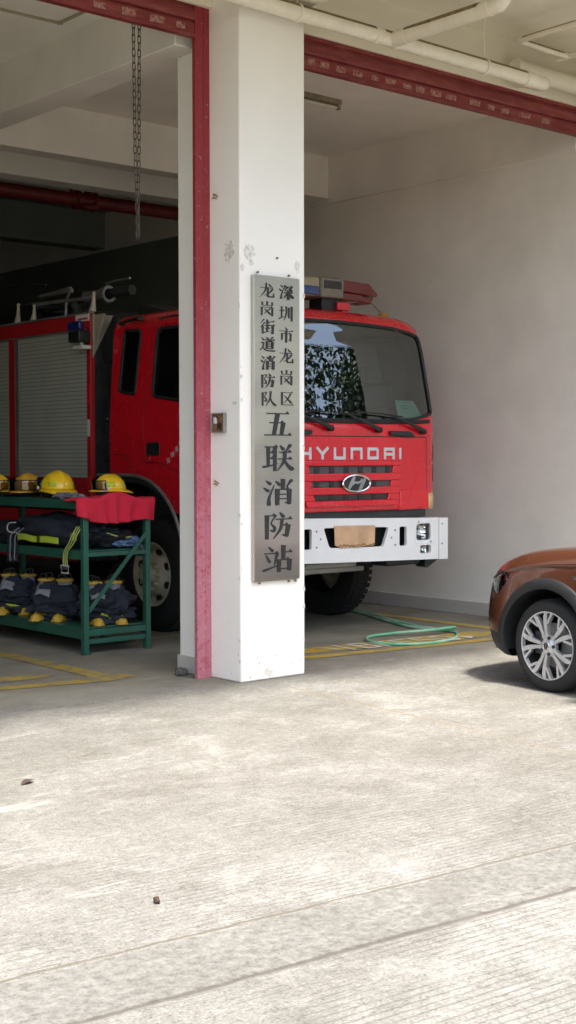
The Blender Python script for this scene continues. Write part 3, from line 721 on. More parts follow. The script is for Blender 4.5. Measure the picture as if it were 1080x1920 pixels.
# roof cap and rear wall
top = (len(rows)-1)*nc
half = nc//2
for i in range(half-1):
    a, b, c_, d = top+i, top+i+1, top+nc-2-i, top+nc-1-i
    shell.f.append((a, b, c_, d)); shell.mi.append(0)
o = len(shell.v); shell.v += [(CX-1.2,REAR,1.44),(CX+1.2,REAR,1.44),(CX+1.13,REAR,2.73),(CX-1.13,REAR,2.73),(CX+.97,REAR,2.93),(CX-.97,REAR,2.93)]
shell.f += [(o,o+1,o+2,o+3),(o+3,o+2,o+4,o+5)]; shell.mi += [0,0]
cab = shell.build('cab', ['truck_red','lining_grey'], tk, solid=.03, angle=50)
def off(vs, f):
    return [f(p) for p in vs]
for key, nm, d in (('F','windscreen',(0,.012,0)), ('L','side_window',(.012,0,0)), ('R','side_window',(-.012,0,0))):
    m = MB(); m.v = [(p[0]+d[0], p[1]+d[1], p[2]) for p in vs]; m.f = fs[key]; m.mi = [0]*len(m.f)
    used = sorted({a for f in m.f for a in f}); mp = {a: i for i, a in enumerate(used)}
    m.v = [m.v[a] for a in used]; m.f = [tuple(mp[a] for a in f) for f in m.f]
    m.build(nm, 'windscreen_glass' if key == 'F' else 'side_glass', tk, angle=60)
def dens(poly, st=.03):
    out = []
    for i in range(len(poly)):
        a = Vector(poly[i]); b = Vector(poly[(i+1) % len(poly)]); n = max(1, int((b-a).length/st))
        out += [tuple(a+(b-a)*k/n) for k in range(n)]
    return out
gk = MB()
gk.tube([(x, yfront(x, z)-.002, z) for x, z in dens(ws)], .015, 8, closed=True)
gk.build('windscreen_seal', 'black_rubber', tk)
for s in (-1, 1):
    for w in (dwin, qwin):
        MB().tube([(side_x(z, s)-s*.002, y, z) for y, z in dens(w)], .016, 8, closed=True).build('window_seal', 'black_rubber', tk)
# lower windscreen cowl strip
MB().grid(lambda u, v: (CX+(u*2-1)*1.06, yfront(CX+(u*2-1)*1.06, 1.9)-.006, 1.895+.035*v+.02*(abs(u*2-1)**3)), 60, 3).build('cowl_strip', 'black_rubber', tk, solid=.006)
# seams
sm = MB()
sm.tube([(x, yfront(x, 1.782)+.001, 1.782) for x in [CX-1.0+i*2/40 for i in range(41)]], .0045, 6)
for s in (-1, 1):
    sm.tube([(CX+s*1.0, yfront(CX+s*1.0, z)+.001, z) for z in [1.12+.066*k for k in range(11)]], .004, 6)
    sm.tube([(side_x(1.6, s), *sxy(y, z)) for y, z in [(3.2,1.632),(3.0,1.628),(2.93,1.61),(2.875,1.575),(2.84,1.50),(2.80,1.44)]], .004, 6)
    sm.tube([(side_x(1.6, s), *sxy(y, z)) for y, z in [(2.66,1.557),(2.43,1.553),(2.25,1.52),(2.08,1.454),(1.9,1.33),(1.8,1.1)]], .004, 6)
    sm.tube([(side_x(z, s), *sxy(y, z)) for y, z in [(2.62,1.555),(2.66,1.9),(2.60,2.3),(2.565,2.80)]], .0025, 6)
sm.build('panel_seam', 'black_rubber', tk)
for s in (-1, 1):
    MB().tube([(side_x(2.8, s)+s*.002, *sxy(y, z)) for y, z in [(2.465,2.831),(2.3,2.838),(1.9,2.842),(1.65,2.80)]], .008, 6).build('drip_rail', 'black_rubber', tk)
    MB().tube([(side_x(2.8, s)+s*k, *sxy(y, z)) for k, y, z in [(.0,3.06,2.825),(.035,3.03,2.825),(.04,2.95,2.835),(.04,2.80,2.85),(.035,2.74,2.852),(0,2.72,2.85)]], [.022,.020,.013,.018,.024,.024], 8).build('grab_handle', 'black_plastic', tk)
    hd = [sxy(y, z) for y, z in rpoly([(2.608,1.73),(2.405,1.735),(2.403,1.615),(2.606,1.612)], .025)]
    MB().prism(hd, 'yz', side_x(1.7, s)-s*.01, side_x(1.7, s)+s*.003).build('door_handle', 'black_plastic', tk, bevel=.002)
    MB().lathe([(0,.012),(s*.006,.012),(s*.006,.006)], (side_x(1.6, s), *sxy(2.56,1.588)), 'x', 12).build('door_lock', 'chrome', tk)
    # wheel arch edge and liner
    ap = smoothpath([(0, *p) for p in arch], 4)
    MB().tube([(side_x(1.4, s)+s*.006, p.y, p.z) for p in ap], .016, 8).build('arch_edge', 'grey_metal', tk)
    m = MB()
    n0 = len(ap); vsl = []
    for p in ap: vsl += [(side_x(1.4, s)+s*.004, p.y, p.z-.004), (side_x(1.4, s)+s*.004, 2.80+(p.y-2.80)*.93, .5+(p.z-.5)*.93), (side_x(1.4, s)-s*.55, 2.80+(p.y-2.80)*.95, .5+(p.z-.5)*.95)]
    m.add(vsl, [(3*i+k, 3*i+k+1, 3*i+k+4, 3*i+k+3) for i in range(n0-1) for k in (0, 1)])
    m.build('arch_liner', 'black_rubber', tk, solid=.01)
    MB().prism([(1.56,.62),(2.08,.62),(2.08,1.06),(1.9,1.11),(1.56,1.11)], 'yz', side_x(1.2, s)-s*.02, side_x(1.2, s)-s*.3).build('step_panel', 'black_plastic', tk, bevel=.02)
# name writing in brush characters on the door
lt = MB()
for i, key in enumerate(('shen','zhen','xiao','fang')):
    y, z = sxy(2.27-.062*i, 1.57+.050*i)
    m = MB(); glyph(key, -.5, .5, 1, 1, 0, dep=.02, m=m, wk=1.1)
    mtx = Matrix.Translation((side_x(1.6)-.001, y, z)) @ Matrix.Rotation(-PI/2, 4, 'Z') @ Matrix.Rotation(R(-18), 4, 'Y') @ Matrix.Scale(.05, 4)
    m.xf(mtx); lt.add(m.v, m.f)
lt.build('lettering', 'letter_silver', tk)
# front: wordmark
def poly_on_front(m, pts, d0, d1):
    vsf = [(x, yfront(x, z)-d0, z) for x, z in pts]+[(x, yfront(x, z)-d1, z) for x, z in pts]; n = len(pts)
    m.add(vsf, [tuple(range(n)), tuple(range(2*n-1, n-1, -1))]+[(i, (i+1) % n, (i+1) % n+n, i+n) for i in range(n)])
def bar_on_front(m, pts, w, d=.008, zt=0, n=3):
    """flat ribbon letter stroke along pts (x,z)"""
    for i in range(len(pts)-1):
        a, b = Vector(pts[i]), Vector(pts[i+1]); t = (b-a).normalized(); nn = Vector((-t.y, t.x))*w/2; e = t*w/2*(.98)
        a2 = a-(e if i > 0 else Vector((0,0))); b2 = b+(e if i < len(pts)-2 else Vector((0,0)))
        poly_on_front(m, [tuple(a2-nn), tuple(b2-nn), tuple(b2+nn), tuple(a2+nn)], d+.0003*i, .0)
wm = MB(); ZT, ZB = 1.684, 1.577; W = .027; hz = W/2
def LT(x0, x1, strokes):
    w = x1-x0
    for st in strokes: bar_on_front(wm, [(x0+hz+px*(w-W), ZB+hz+pz*(ZT-ZB-W)) for px, pz in st], W)
LT(1.676,1.819,[[(0,-.16),(0,1.16)],[(1,-.16),(1,1.16)],[(.1,.5),(.9,.5)]])
LT(1.872,2.019,[[(-.05,1.16),(.5,.42),(1.05,1.16)],[(.5,-.16),(.5,.5)]])
LT(2.076,2.216,[[(0,1.16),(0,.0),(1,.0),(1,1.16)]])
LT(2.278,2.421,[[(0,-.16),(0,1.),(1,1.),(1,-.16)]])
LT(2.485,2.626,[[(0,-.16),(0,1.),(1,1.)],[(1,1),(1,0),(0,0)]])
LT(2.694,2.834,[[(0,-.16),(0,1.),(1,1.),(1,-.16)],[(.1,.42),(.9,.42)]])
LT(2.893,2.925,[[(.5,-.16),(.5,1.16)]])
wm.build('lettering', 'letter_silver', tk, angle=30)
# grille
gr = MB().grid(lambda u, v: (CX-.53+u*1.06, yfront(CX-.53+u*1.06, 1.37)-.004, 1.19+v*.35), 20, 3).build('grille', 'grille_mesh', tk, solid=.002)
def hbar(m, zb0, zt0, xl, xr, d=.032, top_in=.0, slope=0):
    n = 24
    for k in range(n):
        xa, xb = xl+(xr-xl)*k/n, xl+(xr-xl)*(k+1)/n
        m.hexa([(xa, yfront(xa,1.4)-d, zb0), (xb, yfront(xb,1.4)-d, zb0), (xb, yfront(xb,1.4)-d-top_in, zt0), (xa, yfront(xa,1.4)-d-top_in, zt0)],
               [(xa, yfront(xa,1.4)+.01, zb0-.004), (xb, yfront(xb,1.4)+.01, zb0-.004), (xb, yfront(xb,1.4)+.01, zt0+.006), (xa, yfront(xa,1.4)+.01, zt0+.006)])
bm_ = MB()
hbar(bm_, 1.522, 1.565, CX-.62, CX+.62, .020); hbar(bm_, 1.390, 1.454, CX-.60, CX+.60, .030)
hbar(bm_, 1.271, 1.332, CX-.57, CX+.57, .030); hbar(bm_, 1.165, 1.214, CX-.54, CX+.54, .034, -.01)
for s in (-1, 1):      # slanting ends of the three slots
    for (za, xa), (zb_, xb) in (((1.214,.437),(1.271,.458)), ((1.332,.472),(1.390,.487)), ((1.454,.497),(1.522,.516))):
        q = [(CX+s*xa, za), (CX+s*(xa+.14), za), (CX+s*(xb+.13), zb_), (CX+s*xb, zb_)]
        bm_.hexa([(x, yfront(x,1.4)-.024, z) for x, z in q], [(x, yfront(x,1.4)+.01, z) for x, z in q])
bm_.build('grille_bar', 'truck_red', tk, bevel=.006, angle=30)
sp_ = MB()
for zc, dz, hf in ((1.488,.034,.5), (1.361,.029,.47), (1.243,.028,.44)):
    for k in range(-3, 3):
        x = CX+.02+(k+.5)*.172
        if abs(x-CX) < hf-.03 and not (abs(zc-1.361) < .01 and abs(x-2.316) < .17): sp_.box(x-.026, x+.026, yfront(x,1.4)-.012, yfront(x,1.4), zc-dz, zc+dz)
sp_.build('grille_divider', 'black_plastic', tk, bevel=.003)
# oval emblem with slanting H
em = thing_em = MB(); ex, ez = 2.316, 1.366; ey = yfront(ex, ez)-.042
em.tube([(ex+math.cos(2*PI*i/48)*.165, ey, ez+math.sin(2*PI*i/48)*.073) for i in range(48)], .0095, 8, closed=True)
def es(pts, ws_):
    S = smoothpath([(x, z, w) for (x, z), w in zip(pts, ws_)], 5)
    for i in range(len(S)-1):
        d = (S[i+1]-S[i]).to_2d().normalized(); nn = Vector((-d.y, d.x))
        q = [(S[i].x+nn.x*S[i].z, S[i].y+nn.y*S[i].z), (S[i+1].x+nn.x*S[i+1].z, S[i+1].y+nn.y*S[i+1].z), (S[i+1].x-nn.x*S[i+1].z, S[i+1].y-nn.y*S[i+1].z), (S[i].x-nn.x*S[i].z, S[i].y-nn.y*S[i].z)]
        em.prism([(ex+a, ez+b) for a, b in q], 'xz', ey-.008-.0002*i, ey+.004)
es([(-.028,.062),(-.060,.01),(-.100,-.048)], [.014,.020,.013])
es([(.102,.046),(.070,.0),(.028,-.064)], [.012,.020,.013])
es([(-.062,-.006),(-.02,.008),(.02,.006),(.066,.030)], [.014,.010,.010,.016])
em_o = em.build('emblem', 'chrome', tk, angle=40)
MB().prism([(ex+math.cos(2*PI*i/40)*.16, ez+math.sin(2*PI*i/40)*.07) for i in range(40)], 'xz', ey+.002, ey+.030).build('emblem_back', 'black_plastic', em_o)
# fairing panel below the lettering each side, turn lamp, corner slots, marker lamps
for s in (-1, 1):
    m = MB(); pts = [(CX+s*x, z) for x, z in ((.62,1.29),(.70,1.30),(1.02,1.30),(1.03,1.115),(.60,1.115),(.62,1.20))]
    poly_on_front(m, pts, .012, -.01); m.build('lower_panel', 'truck_red', tk, bevel=.008)
    m = MB()
    m.grid(lambda u, v: (CX+s*(1.035+.155*u), yfront(CX+s*(1.035+.155*u), 1.2)-.012, 1.112+.15*v), 8, 3); m.build('turn_lamp', 'amber_lens', tk, solid=.012)
    m = MB()
    for za, zb in ((1.365,1.535),(1.56,1.715)): m.grid(lambda u, v: (CX+s*(1.165+.025*u), yfront(CX+s*(1.165+.025*u), 1.5)-.008+.04*u, za+(zb-za)*v), 4, 3)
    m.build('corner_vent', 'black_plastic', tk, solid=.006)
    MB().grid(lambda u, v: (CX+s*(1.13+.085*u), yfront(CX+s*min(1.199, 1.13+.085*u), 1.5)-.02, 1.32+.43*v-.02*u), 6, 6).build('corner_deflector', 'truck_red', tk, solid=.008) if s < -5 else None
    m = MB(); ml = rpoly([(CX+s*.475,1.835),(CX+s*.475,1.795),(CX+s*.79,1.780),(CX+s*.80,1.80),(CX+s*.74,1.832)], .012, 3)
    poly_on_front(m, ml, .03, 0); m.build('marker_lamp', 'black_plastic', tk, bevel=.008)
# wipers
for pv, tip, b0, b1 in (((3.20,1.835),(2.74,1.985),(2.33,2.00),(2.93,1.965)), ((2.61,1.842),(2.18,1.99),(1.72,2.0),(2.40,1.97)), ((2.02,1.85),(1.60,1.99),(1.2,2.0),(1.84,1.97))):
    w = MB()
    pts = [(pv[0]+(tip[0]-pv[0])*k/6, pv[1]+(tip[1]-pv[1])*k/6) for k in range(7)]
    w.tube([(x, yfront(x, z)-.045-.01*math.sin(PI*k/6), z) for k, (x, z) in enumerate(pts)], [.022,.021,.017,.013,.011,.009,.007], 8)
    w.lathe([(-.03,.026),(.03,.026)], (pv[0], yfront(*pv)-.02, pv[1]), 'y', 12)
    w.tube([(b0[0]+(b1[0]-b0[0])*k/10, yfront(b0[0]+(b1[0]-b0[0])*k/10, 2.0)-.036, b0[1]+(b1[1]-b0[1])*k/10+.006*math.sin(PI*k/10)) for k in range(11)], .0075, 6)
    w.build('wiper', 'black_plastic', tk)
# bumper
sh = lambda x: -.024*(x-CX)
BX0, BX1, BZ0, BZ1, BY = CX-1.19, CX+1.055, .672, 1.058, 1.225
def RP(x0, x1, z0, z1, r=.02, n=4): return rpoly([(x0,z0),(x1,z0),(x1,z1),(x0,z1)], r, n)
def sym(p): return [(2*CX-x, z) for x, z in p]
def unshear(p): return [(x, z-sh(x)) for x, z in p]
trap = rpoly([(1.895,.985),(2.690,.968),(2.62,.795),(1.965,.808)], .03, 5)
slot = RP(2.825,2.918,.790,.966,.018); head = RP(3.045,3.235,.832,.985,.03); fog = RP(3.095,3.24,.710,.785,.02)
slotL = [(x-1.16, z+.015) for x, z in slot]
holes = [unshear(h) for h in (trap, slot, slotL, head, fog)]+[unshear([(x-1.92, z+.04) for x, z in h]) for h in (head, fog)]
bp = plate_with_holes('bumper', 'bumper_white', tk, rpoly([(BX0,BZ0),(BX1,BZ0),(BX1,BZ1),(BX0,BZ1)], .018, 4), holes, BY, BY+.03, shear=sh)
m = MB()
def sbox(x0, x1, y0, y1, z0, z1): m.hexa([(x0,y0,z0+sh(x0)),(x1,y0,z0+sh(x1)),(x1,y1,z0+sh(x1)),(x0,y1,z0+sh(x0))], [(x0,y0,z1+sh(x0)),(x1,y0,z1+sh(x1)),(x1,y1,z1+sh(x1)),(x0,y1,z1+sh(x0))])
sbox(BX0+.004,BX1-.004,BY+.0305,1.50,BZ1-.022,BZ1-.002); sbox(BX0+.004,BX1-.004,BY+.0305,1.50,BZ0+.002,BZ0+.022)
m.build('bumper_shelf', 'bumper_white', tk, bevel=.003)
m = MB(); sbox(BX0+.01,BX1-.01,BY+.10,1.42,BZ0+.03,BZ1-.03); m.build('bumper_core', 'black_plastic', tk)
for s in (-1, 1):
    x0, x1 = (CX+1.060, CX+1.215) if s > 0 else (CX-1.215-.13, CX-1.195)
    if s < 0: x0, x1 = CX-1.30, CX-1.194
    pts = rpoly([(x0,BY+.002),(x1-.02*(s > 0),BY+.002),(x1,BY+.06),(x1,BY+.42),(x0,BY+.42)], [.004,.03,.03,.01,.004], 5) if s > 0 else rpoly([(x1,BY+.002),(x0+.02,BY+.002),(x0,BY+.06),(x0,BY+.42),(x1,BY+.42)], [.004,.03,.03,.01,.004], 5)
    m = MB(); n = len(pts)
    m.add([(x,y,BZ0-.004+sh(x)) for x,y in pts]+[(x,y,BZ1+sh(x)) for x,y in pts], [tuple(range(n)), tuple(range(2*n-1,n-1,-1))]+[(i,(i+1)%n,(i+1)%n+n,i+n) for i in range(n)])
    m.build('bumper_end', 'bumper_white', tk, bevel=.010, angle=40)
for x, z in ((1.812,.958),(1.86,.89),(1.812,.821),(2.767,.937),(2.72,.872),(2.767,.803),(3.39,.975),(3.39,.79),(3.07,1.003),(3.235,.815)):
    MB().lathe([(0,.009),(-.004,.009),(-.006,.004),(-.006,0)], (x,BY-.001,z), 'y', 8).build('bolt', 'grey_metal', tk)
m = MB()      # raised headlamp surround
for a in (RP(3.028,3.295,.803,1.000,.02),): m.tube([(x, BY-.0005, z) for x, z in dens(a)], .0032, 5, closed=True)
m.build('lamp_surround', 'bumper_white', tk)
m = MB(); m.tube([(BX1+.001,BY-.0,BZ0+sh(BX1)+.01),(BX1+.001,BY,BZ1+sh(BX1)-.01)], .002, 5); m.build('bumper_joint', 'black_rubber', tk)
for dx, dz in ((0,0), (-1.92,.04)):
    hl = MB(); n = 16
    hl.grid(lambda u, v: (3.036+dx+.208*u, BY+.045+.05*math.sin(PI*u)*math.sin(PI*v)+.002*math.sin(v*26), .822+dz+.172*v), 24, 40)
    h = hl.build('headlamp', 'chrome', tk, angle=60)
    MB().grid(lambda u, v: (3.038+dx+.204*u, BY+.024-.012*math.sin(PI*u), .824+dz+.168*v), 12, 4).build('headlamp_lens', 'lamp_glass', h)
    MB().box(3.222+dx,3.24+dx,BY+.03,BY+.05,.828+dz,.988+dz).build('headlamp_shade', 'black_rubber', h)
    fg = MB().grid(lambda u, v: (3.088+dx+.16*u, BY+.05+.03*math.sin(PI*u)*math.sin(PI*v)+.003*math.sin(u*40), .702+dz+.09*v), 24, 10).build('fog_lamp', 'chrome', tk, angle=60)
    MB().grid(lambda u, v: (3.09+dx+.156*u, BY+.03, .704+dz+.086*v), 4, 4).build('fog_lamp_lens', 'lamp_glass', fg)
# blank weathered number board with a ragged lower edge
rnd = random.Random(5)
pb = [(2.505,.99),(2.50,.815)]+[(2.50-.44*k/14, .800+.010*rnd.random()+(.012 if k in (0,14) else 0)) for k in range(15)]+[(2.018,.83),(2.012,1.0)]
MB().prism([(x, z) for x, z in pb], 'xz', BY-.012, BY-.006).build('number_board', 'plate_tan', tk)
m = MB()
for k in range(26):
    x = 2.07+.42*k/25; zz = .812+.016*rnd.random(); m.prism([(x-.011+.01*rnd.random(), zz-.010), (x+.010, zz-.006*rnd.random()), (x+.008, zz+.012*rnd.random()), (x-.008, zz+.008)], 'xz', BY-.0135, BY-.0115)
m.build('board_flaking', 'rust', tk)
# under the front
m = MB(); m.box(2.765,3.20,1.32,1.60,.60,.66).build('step', 'black_plastic', tk, bevel=.02)
MB().prism([(3.24,.655),(3.44,.65),(3.27,.565),(3.235,.58)], 'xz', 1.30, 1.42).build('bracket', 'black_plastic', tk)
MB().prism([(1.14,.72),(1.34,.72),(1.33,.60),(1.30,.59)], 'xz', 1.30, 1.42).build('bracket', 'black_plastic', tk)
m = MB(); m.box(CX-1.0,CX+1.0,1.34,1.50,1.04,1.125).box(CX-.45,CX-.35,1.5,8.6,.62,.92).box(CX+.35,CX+.45,1.5,8.6,.62,.92).box(CX-.45,CX+.45,2.2,2.3,.66,.86)
m.build('chassis', 'dark_metal', tk, bevel=.008)
m = MB(); m.tube([(CX-1.0,2.78,.50),(CX-.5,2.78,.44),(CX+.5,2.78,.44),(CX+1.0,2.78,.50)], .07, 10).box(CX-.62,CX+.45,1.6,1.75,.545,.60); m.build('front_axle', 'grey_metal', tk, bevel=.01)
MB().box(CX-.8,CX+.8,1.9,3.3,.75,1.42).build('engine', 'dark_metal', tk, bevel=.05)
MB().box(1.82,2.55,1.50,1.62,.60,.655).build('leaf_spring_guard', 'grey_metal', tk, bevel=.01)
# wheels
def truck_wheel(x, y, s, front=True, r=.525):
    # s = -1: outer face towards -X
    prof = [(0,.29),(.02*s,.30),(.035*s,.33),(.02*s,.42),(.0,.465),(-.015*s,.495),(-.035*s,r-.008),(-.06*s,r),(-.13*s,r+.002),(-.21*s,r),(-.24*s,r-.01),(-.26*s,.46),(-.25*s,.33),(-.22*s,.29)]
    ty = MB().lathe([(d-.02*s, rr) for d, rr in prof], (x,y,r), 'x', 64)
    for k in range(48):      # tread and shoulder lugs
        a = 2*PI*k/48; m0 = len(ty.v); ty.box(-.225,-.035,-.022,.022,r-.004,r+.012)
        ty.xf(Matrix.Translation((x,y,r)) @ Matrix.Rotation(a, 4, 'X') @ Matrix.Diagonal((s,1,1,1)), m0)
    w = ty.build('wheel', 'tyre_rubber', tk, angle=40)
    rp = [(0,.300),(.015*s,.292),(.010*s,.280),(-.02*s,.268),(-.035*s,.25),(-.05*s,.22)] + ([(-.03*s,.19),(.01*s,.16),(.02*s,.13),(.02*s,.0)] if front else [(-.14*s,.2),(-.16*s,.1),(-.16*s,0)])
    MB().lathe(rp, (x-.01*s,y,r), 'x', 48).build('rim', 'rim_cream', w, angle=40)
    hub = MB().lathe([(0,.085),(.06*s,.08),(.09*s,.07),(.095*s,.0)], (x,y,r), 'x', 24)
    for k in range(10):
        a = 2*PI*k/10; hub.lathe([(0,.016),(.045*s,.016),(.05*s,.010),(.05*s,0)], (x, y+.135*math.cos(a), r+.135*math.sin(a)), 'x', 6)
    hub.build('hub', 'rim_cream', w)
    for k in range(8):
        hm = MB()
        a = 2*PI*(k+.5)/8; c = (x-.034*s, y+.222*math.cos(a), r+.222*math.sin(a))
        t = Vector((0, -math.sin(a), math.cos(a))); rd = Vector((0, math.cos(a), math.sin(a)))
        q = [Vector(c)+t*math.cos(2*PI*i/14)*.036+rd*math.sin(2*PI*i/14)*.024 for i in range(14)]
        hm.add([tuple(p) for p in q]+[tuple(p+Vector((s*.022,0,0))) for p in q], [tuple(range(13,-1,-1)), tuple(range(14,28))]+[(i,(i+1)%14,(i+1)%14+14,i+14) for i in range(14)])
        hm.build('rim_hole', 'black_rubber', w)
truck_wheel(1.17, 2.775, -1); truck_wheel(3.47, 2.74, 1)
truck_wheel(1.13, 7.3, -1, False); truck_wheel(3.45, 7.3, 1, False)
# cab interior
MB().box(1.2,3.38,1.62,2.0,1.5,1.93).build('dashboard', 'black_plastic', tk, bevel=.04)
stw = MB().tube([(2.92+.21*math.cos(2*PI*i/32), 2.03+.12*math.sin(2*PI*i/32), 2.12+.12*math.sin(2*PI*i/32)) for i in range(32)], .014, 8, closed=True).tube([(2.92,2.03,2.11),(2.92,1.9,1.9)], .03, 8).tube([(2.72,2.03,2.12),(3.12,2.03,2.12)], .012, 6)
stw.build('steering_wheel', 'black_rubber', tk)
for x in (1.75, 2.85):
    MB().box(x-.24,x+.24,2.35,2.85,1.55,1.75).box(x-.24,x+.24,2.78,2.92,1.7,2.28).box(x-.13,x+.13,2.82,2.90,2.30,2.50).build('seat', 'seat_grey', tk, bevel=.05, seg=3)
MB().box(1.12,3.46,1.6,3.3,1.42,1.5).build('cab_floor', 'lining_grey', tk)
pp = MB().grid(lambda u, v: (3.0+.24*u+.10*(1-v)*(.2+u), yfront(3.1,2.0)+.10+.03*v+.01*math.sin(3*u), 1.955+.17*v), 6, 6).build('notice_sheet', 'paper_teal', tk, solid=.001)
m = MB()
for i, (u0, u1, zz) in enumerate(((.3,.7,2.10),(.15,.5,2.075),(.15,.8,2.06),(.2,.6,2.045))): m.box(3.02+.24*u0,3.02+.24*u1,yfront(3.1,2.0)+.095,yfront(3.1,2.0)+.098,zz,zz+.006)
m.build('notice_text', 'grey_metal', pp)
# roof light bar, beacon
lb = MB().prism(rpoly([(1.70,3.18),(1.80,3.215),(2.30,3.225),(2.30,3.055),(1.80,3.05),(1.70,3.10)], .02, 3), 'xz', 1.72, 1.98)
b_ = lb.build('light_bar', 'cream_plastic', tk, bevel=.02)
MB().prism([(2.30,3.232),(2.58,3.228),(2.58,3.05),(2.30,3.045)], 'xz', 1.70, 2.0).build('speaker_housing', 'box_grey', b_, bevel=.02)
m = MB()
for k in range(9): m.box(2.335+.024*k, 2.350+.024*k, 1.694, 1.702, 3.13, 3.20)
for k in range(9): m.box(2.335+.024*k, 2.350+.024*k, 1.72, 1.9, 3.231, 3.2335)
m.build('speaker_slots', 'dark_metal', b_)
MB().prism(rpoly([(2.582,3.225),(2.92,3.215),(3.035,3.12),(3.02,3.10),(2.582,3.12)], .012, 3), 'xz', 1.72, 1.98).build('red_dome', 'lens_red', b_, bevel=.015)
MB().prism(rpoly([(2.582,3.118),(2.86,3.11),(2.86,3.04),(2.582,3.045)], .012, 3), 'xz', 1.735, 1.965).prism([(2.862,3.10),(3.01,3.095),(2.97,3.03),(2.862,3.04)], 'xz', 1.75, 1.95).build('lamp_base', 'lens_red', b_, bevel=.01)
MB().prism(rpoly([(2.28,3.14),(2.12,3.14),(1.72,3.13),(1.72,3.08),(2.28,3.06)], .01, 3), 'xz', 1.705, 1.75).build('blue_lens', 'lens_blue', b_, bevel=.01)
MB().prism(rpoly([(1.0+.27,3.15),(1.40,3.20),(1.70,3.21),(1.70,3.05),(1.40,3.05),(1.27,3.09)], .02, 3), 'xz', 1.72, 1.98).build('blue_dome', 'lens_blue', b_, bevel=.015)
for xa, xb in ((2.36,2.62),(1.7,1.9)): MB().box(xa,xb,1.76,1.94,2.93,3.055).build('bar_mount', 'black_plastic', b_, bevel=.008)
MB().box(2.52,2.67,1.72,1.758,2.945,3.02).build('mount_plate', 'truck_red', b_, bevel=.006)
MB().lathe([(0,.075),(.03,.075),(.04,.06),(.075,.045),(.085,.0)], (3.30,1.92,2.905), 'z', 20).build('roof_beacon', 'amber_dark', tk)
MB().tube([(3.03,1.90,3.12),(3.2,1.91,3.02),(3.29,1.92,2.97)], .003, 5).build('aerial_wire', 'black_rubber', tk)
# equipment body
SX = 1.05; SR = 2*CX-SX
def bx(x0, x1, y0, y1, z0, z1): return MB().box(x0,x1,y0,y1,z0,z1)
BY0, BY1 = 3.60, 9.0
body = bx(SX+.03,SR-.03,BY0+.01,BY1,1.0,2.93).build('equipment_body', 'dark_metal', tk)
m = MB()
for xs in ((SX, SX+.05), (SR-.05, SR)):
    m.box(xs[0],xs[1],BY0,BY1,2.83,2.965); m.box(xs[0],xs[1]+0,BY0,BY0+.07,1.3,2.83)
    for y in (5.05, 6.55, 8.0): m.box(xs[0],xs[1],y,y+.12,1.3,2.83)
    m.box(xs[0],xs[1],BY0,BY1,1.10,1.40)
MB().box(SX+.07,SR-.07,BY0-.0,BY0+.04,1.3,2.96).build('body_front', 'dark_metal', tk)
m.build('body_frame', 'truck_red_dull', tk, bevel=.006)
m = MB()
for xs in ((SX-.006, SX+.05), (SR-.05, SR+.006)):
    m.box(xs[0],xs[1],BY0+.002,BY1,2.967,2.985); m.box(xs[0]+.002,xs[1]-.002,BY0+.07,BY1,2.815,2.828)
m.build('roof_rail', 'grey_metal', tk, bevel=.003)
for s, X0 in ((-1, SX), (1, SR)):
    for ya, yb in ((BY0+.085, 4.965), (5.185, 6.53), (6.69, 7.98)):
        rs = bx(X0-s*.0+(0 if s > 0 else .012), X0+s*-.04+(0 if s > 0 else .0), ya, yb, 1.405, 2.81)
        r_ = rs.build('locker_shutter', 'locker_slats', tk)
    MB().box(min(X0, X0-s*.012), max(X0, X0-s*.012), 4.968, 5.04, 1.405, 2.81).build('shutter_guide', 'grey_metal', tk)
m = MB().box(SX-.012,SX-.001,BY0+.01,BY0+.24,2.90,2.965); m.build('white_label', 'sticker_white', tk)
MB().box(SX-.014,SX-.012,BY0+.03,BY0+.20,2.915,2.93).build('label_stripe', 'truck_red_dull', tk)
MB().box(SX-.004,SX-.001,BY0+.012,BY0+.06,1.80,1.96).build('reflector_strip', 'sticker_white', tk)
MB().box(SX-.004,SX-.001,BY0+.012,BY0+.06,1.30,1.42).box(SX-.004,SX-.001,BY0+.012,BY0+.06,2.1,2.3).build('reflector_strip', 'truck_red', tk)
MB().box(SX-.05,SX-.002,3.72,3.93,2.82,2.905).build('side_strobe', 'lens_blue', tk, bevel=.012)
lp = MB().box(SX-.15,SX-.02,3.56,3.76,2.69,2.80).build('work_lamp', 'black_plastic', tk, bevel=.015)
MB().box(SX-.12,SX-.02,3.55,3.72,2.625,2.66).tube([(SX-.07,3.64,2.65),(SX-.07,3.64,2.70)], .02, 8).build('lamp_bracket', 'sticker_white', lp, bevel=.004)
MB().prism([(SX+.02,2.96),(SX+.02,2.55),(SX+.25,2.96)], 'xz', BY0-.02, BY0-.002).build('gusset', 'tan_panel', tk)
MB().prism([(3.42,2.955),(3.595,2.955),(3.595,2.62)], 'yz', SX+.04, SX+.06).build('gusset', 'tan_panel', tk)
# air intake snorkel between cab and body
MB().prism([(3.40,2.955),(3.30,2.90),(3.365,2.50),(3.585,2.50),(3.56,2.72)], 'yz', SX+.12, SX+.42).build('intake_hood', 'black_rubber', tk, bevel=.03)
sn = MB().box(SX+.14,SX+.38,3.37,3.54,1.42,2.52).build('intake_duct', 'black_plastic', tk, bevel=.03)
MB().box(SX+.135,SX+.385,3.365,3.545,1.96,1.975).build('duct_clamp', 'chrome', sn)
MB().box(SX+.12,SX+.4,3.36,3.56,1.55,1.93).build('filter_box', 'black_rubber', sn, bevel=.02)
MB().box(SX+.5,SR-.3,3.40,3.58,1.3,2.6).build('pump_bay', 'dark_metal', tk, bevel=.02)
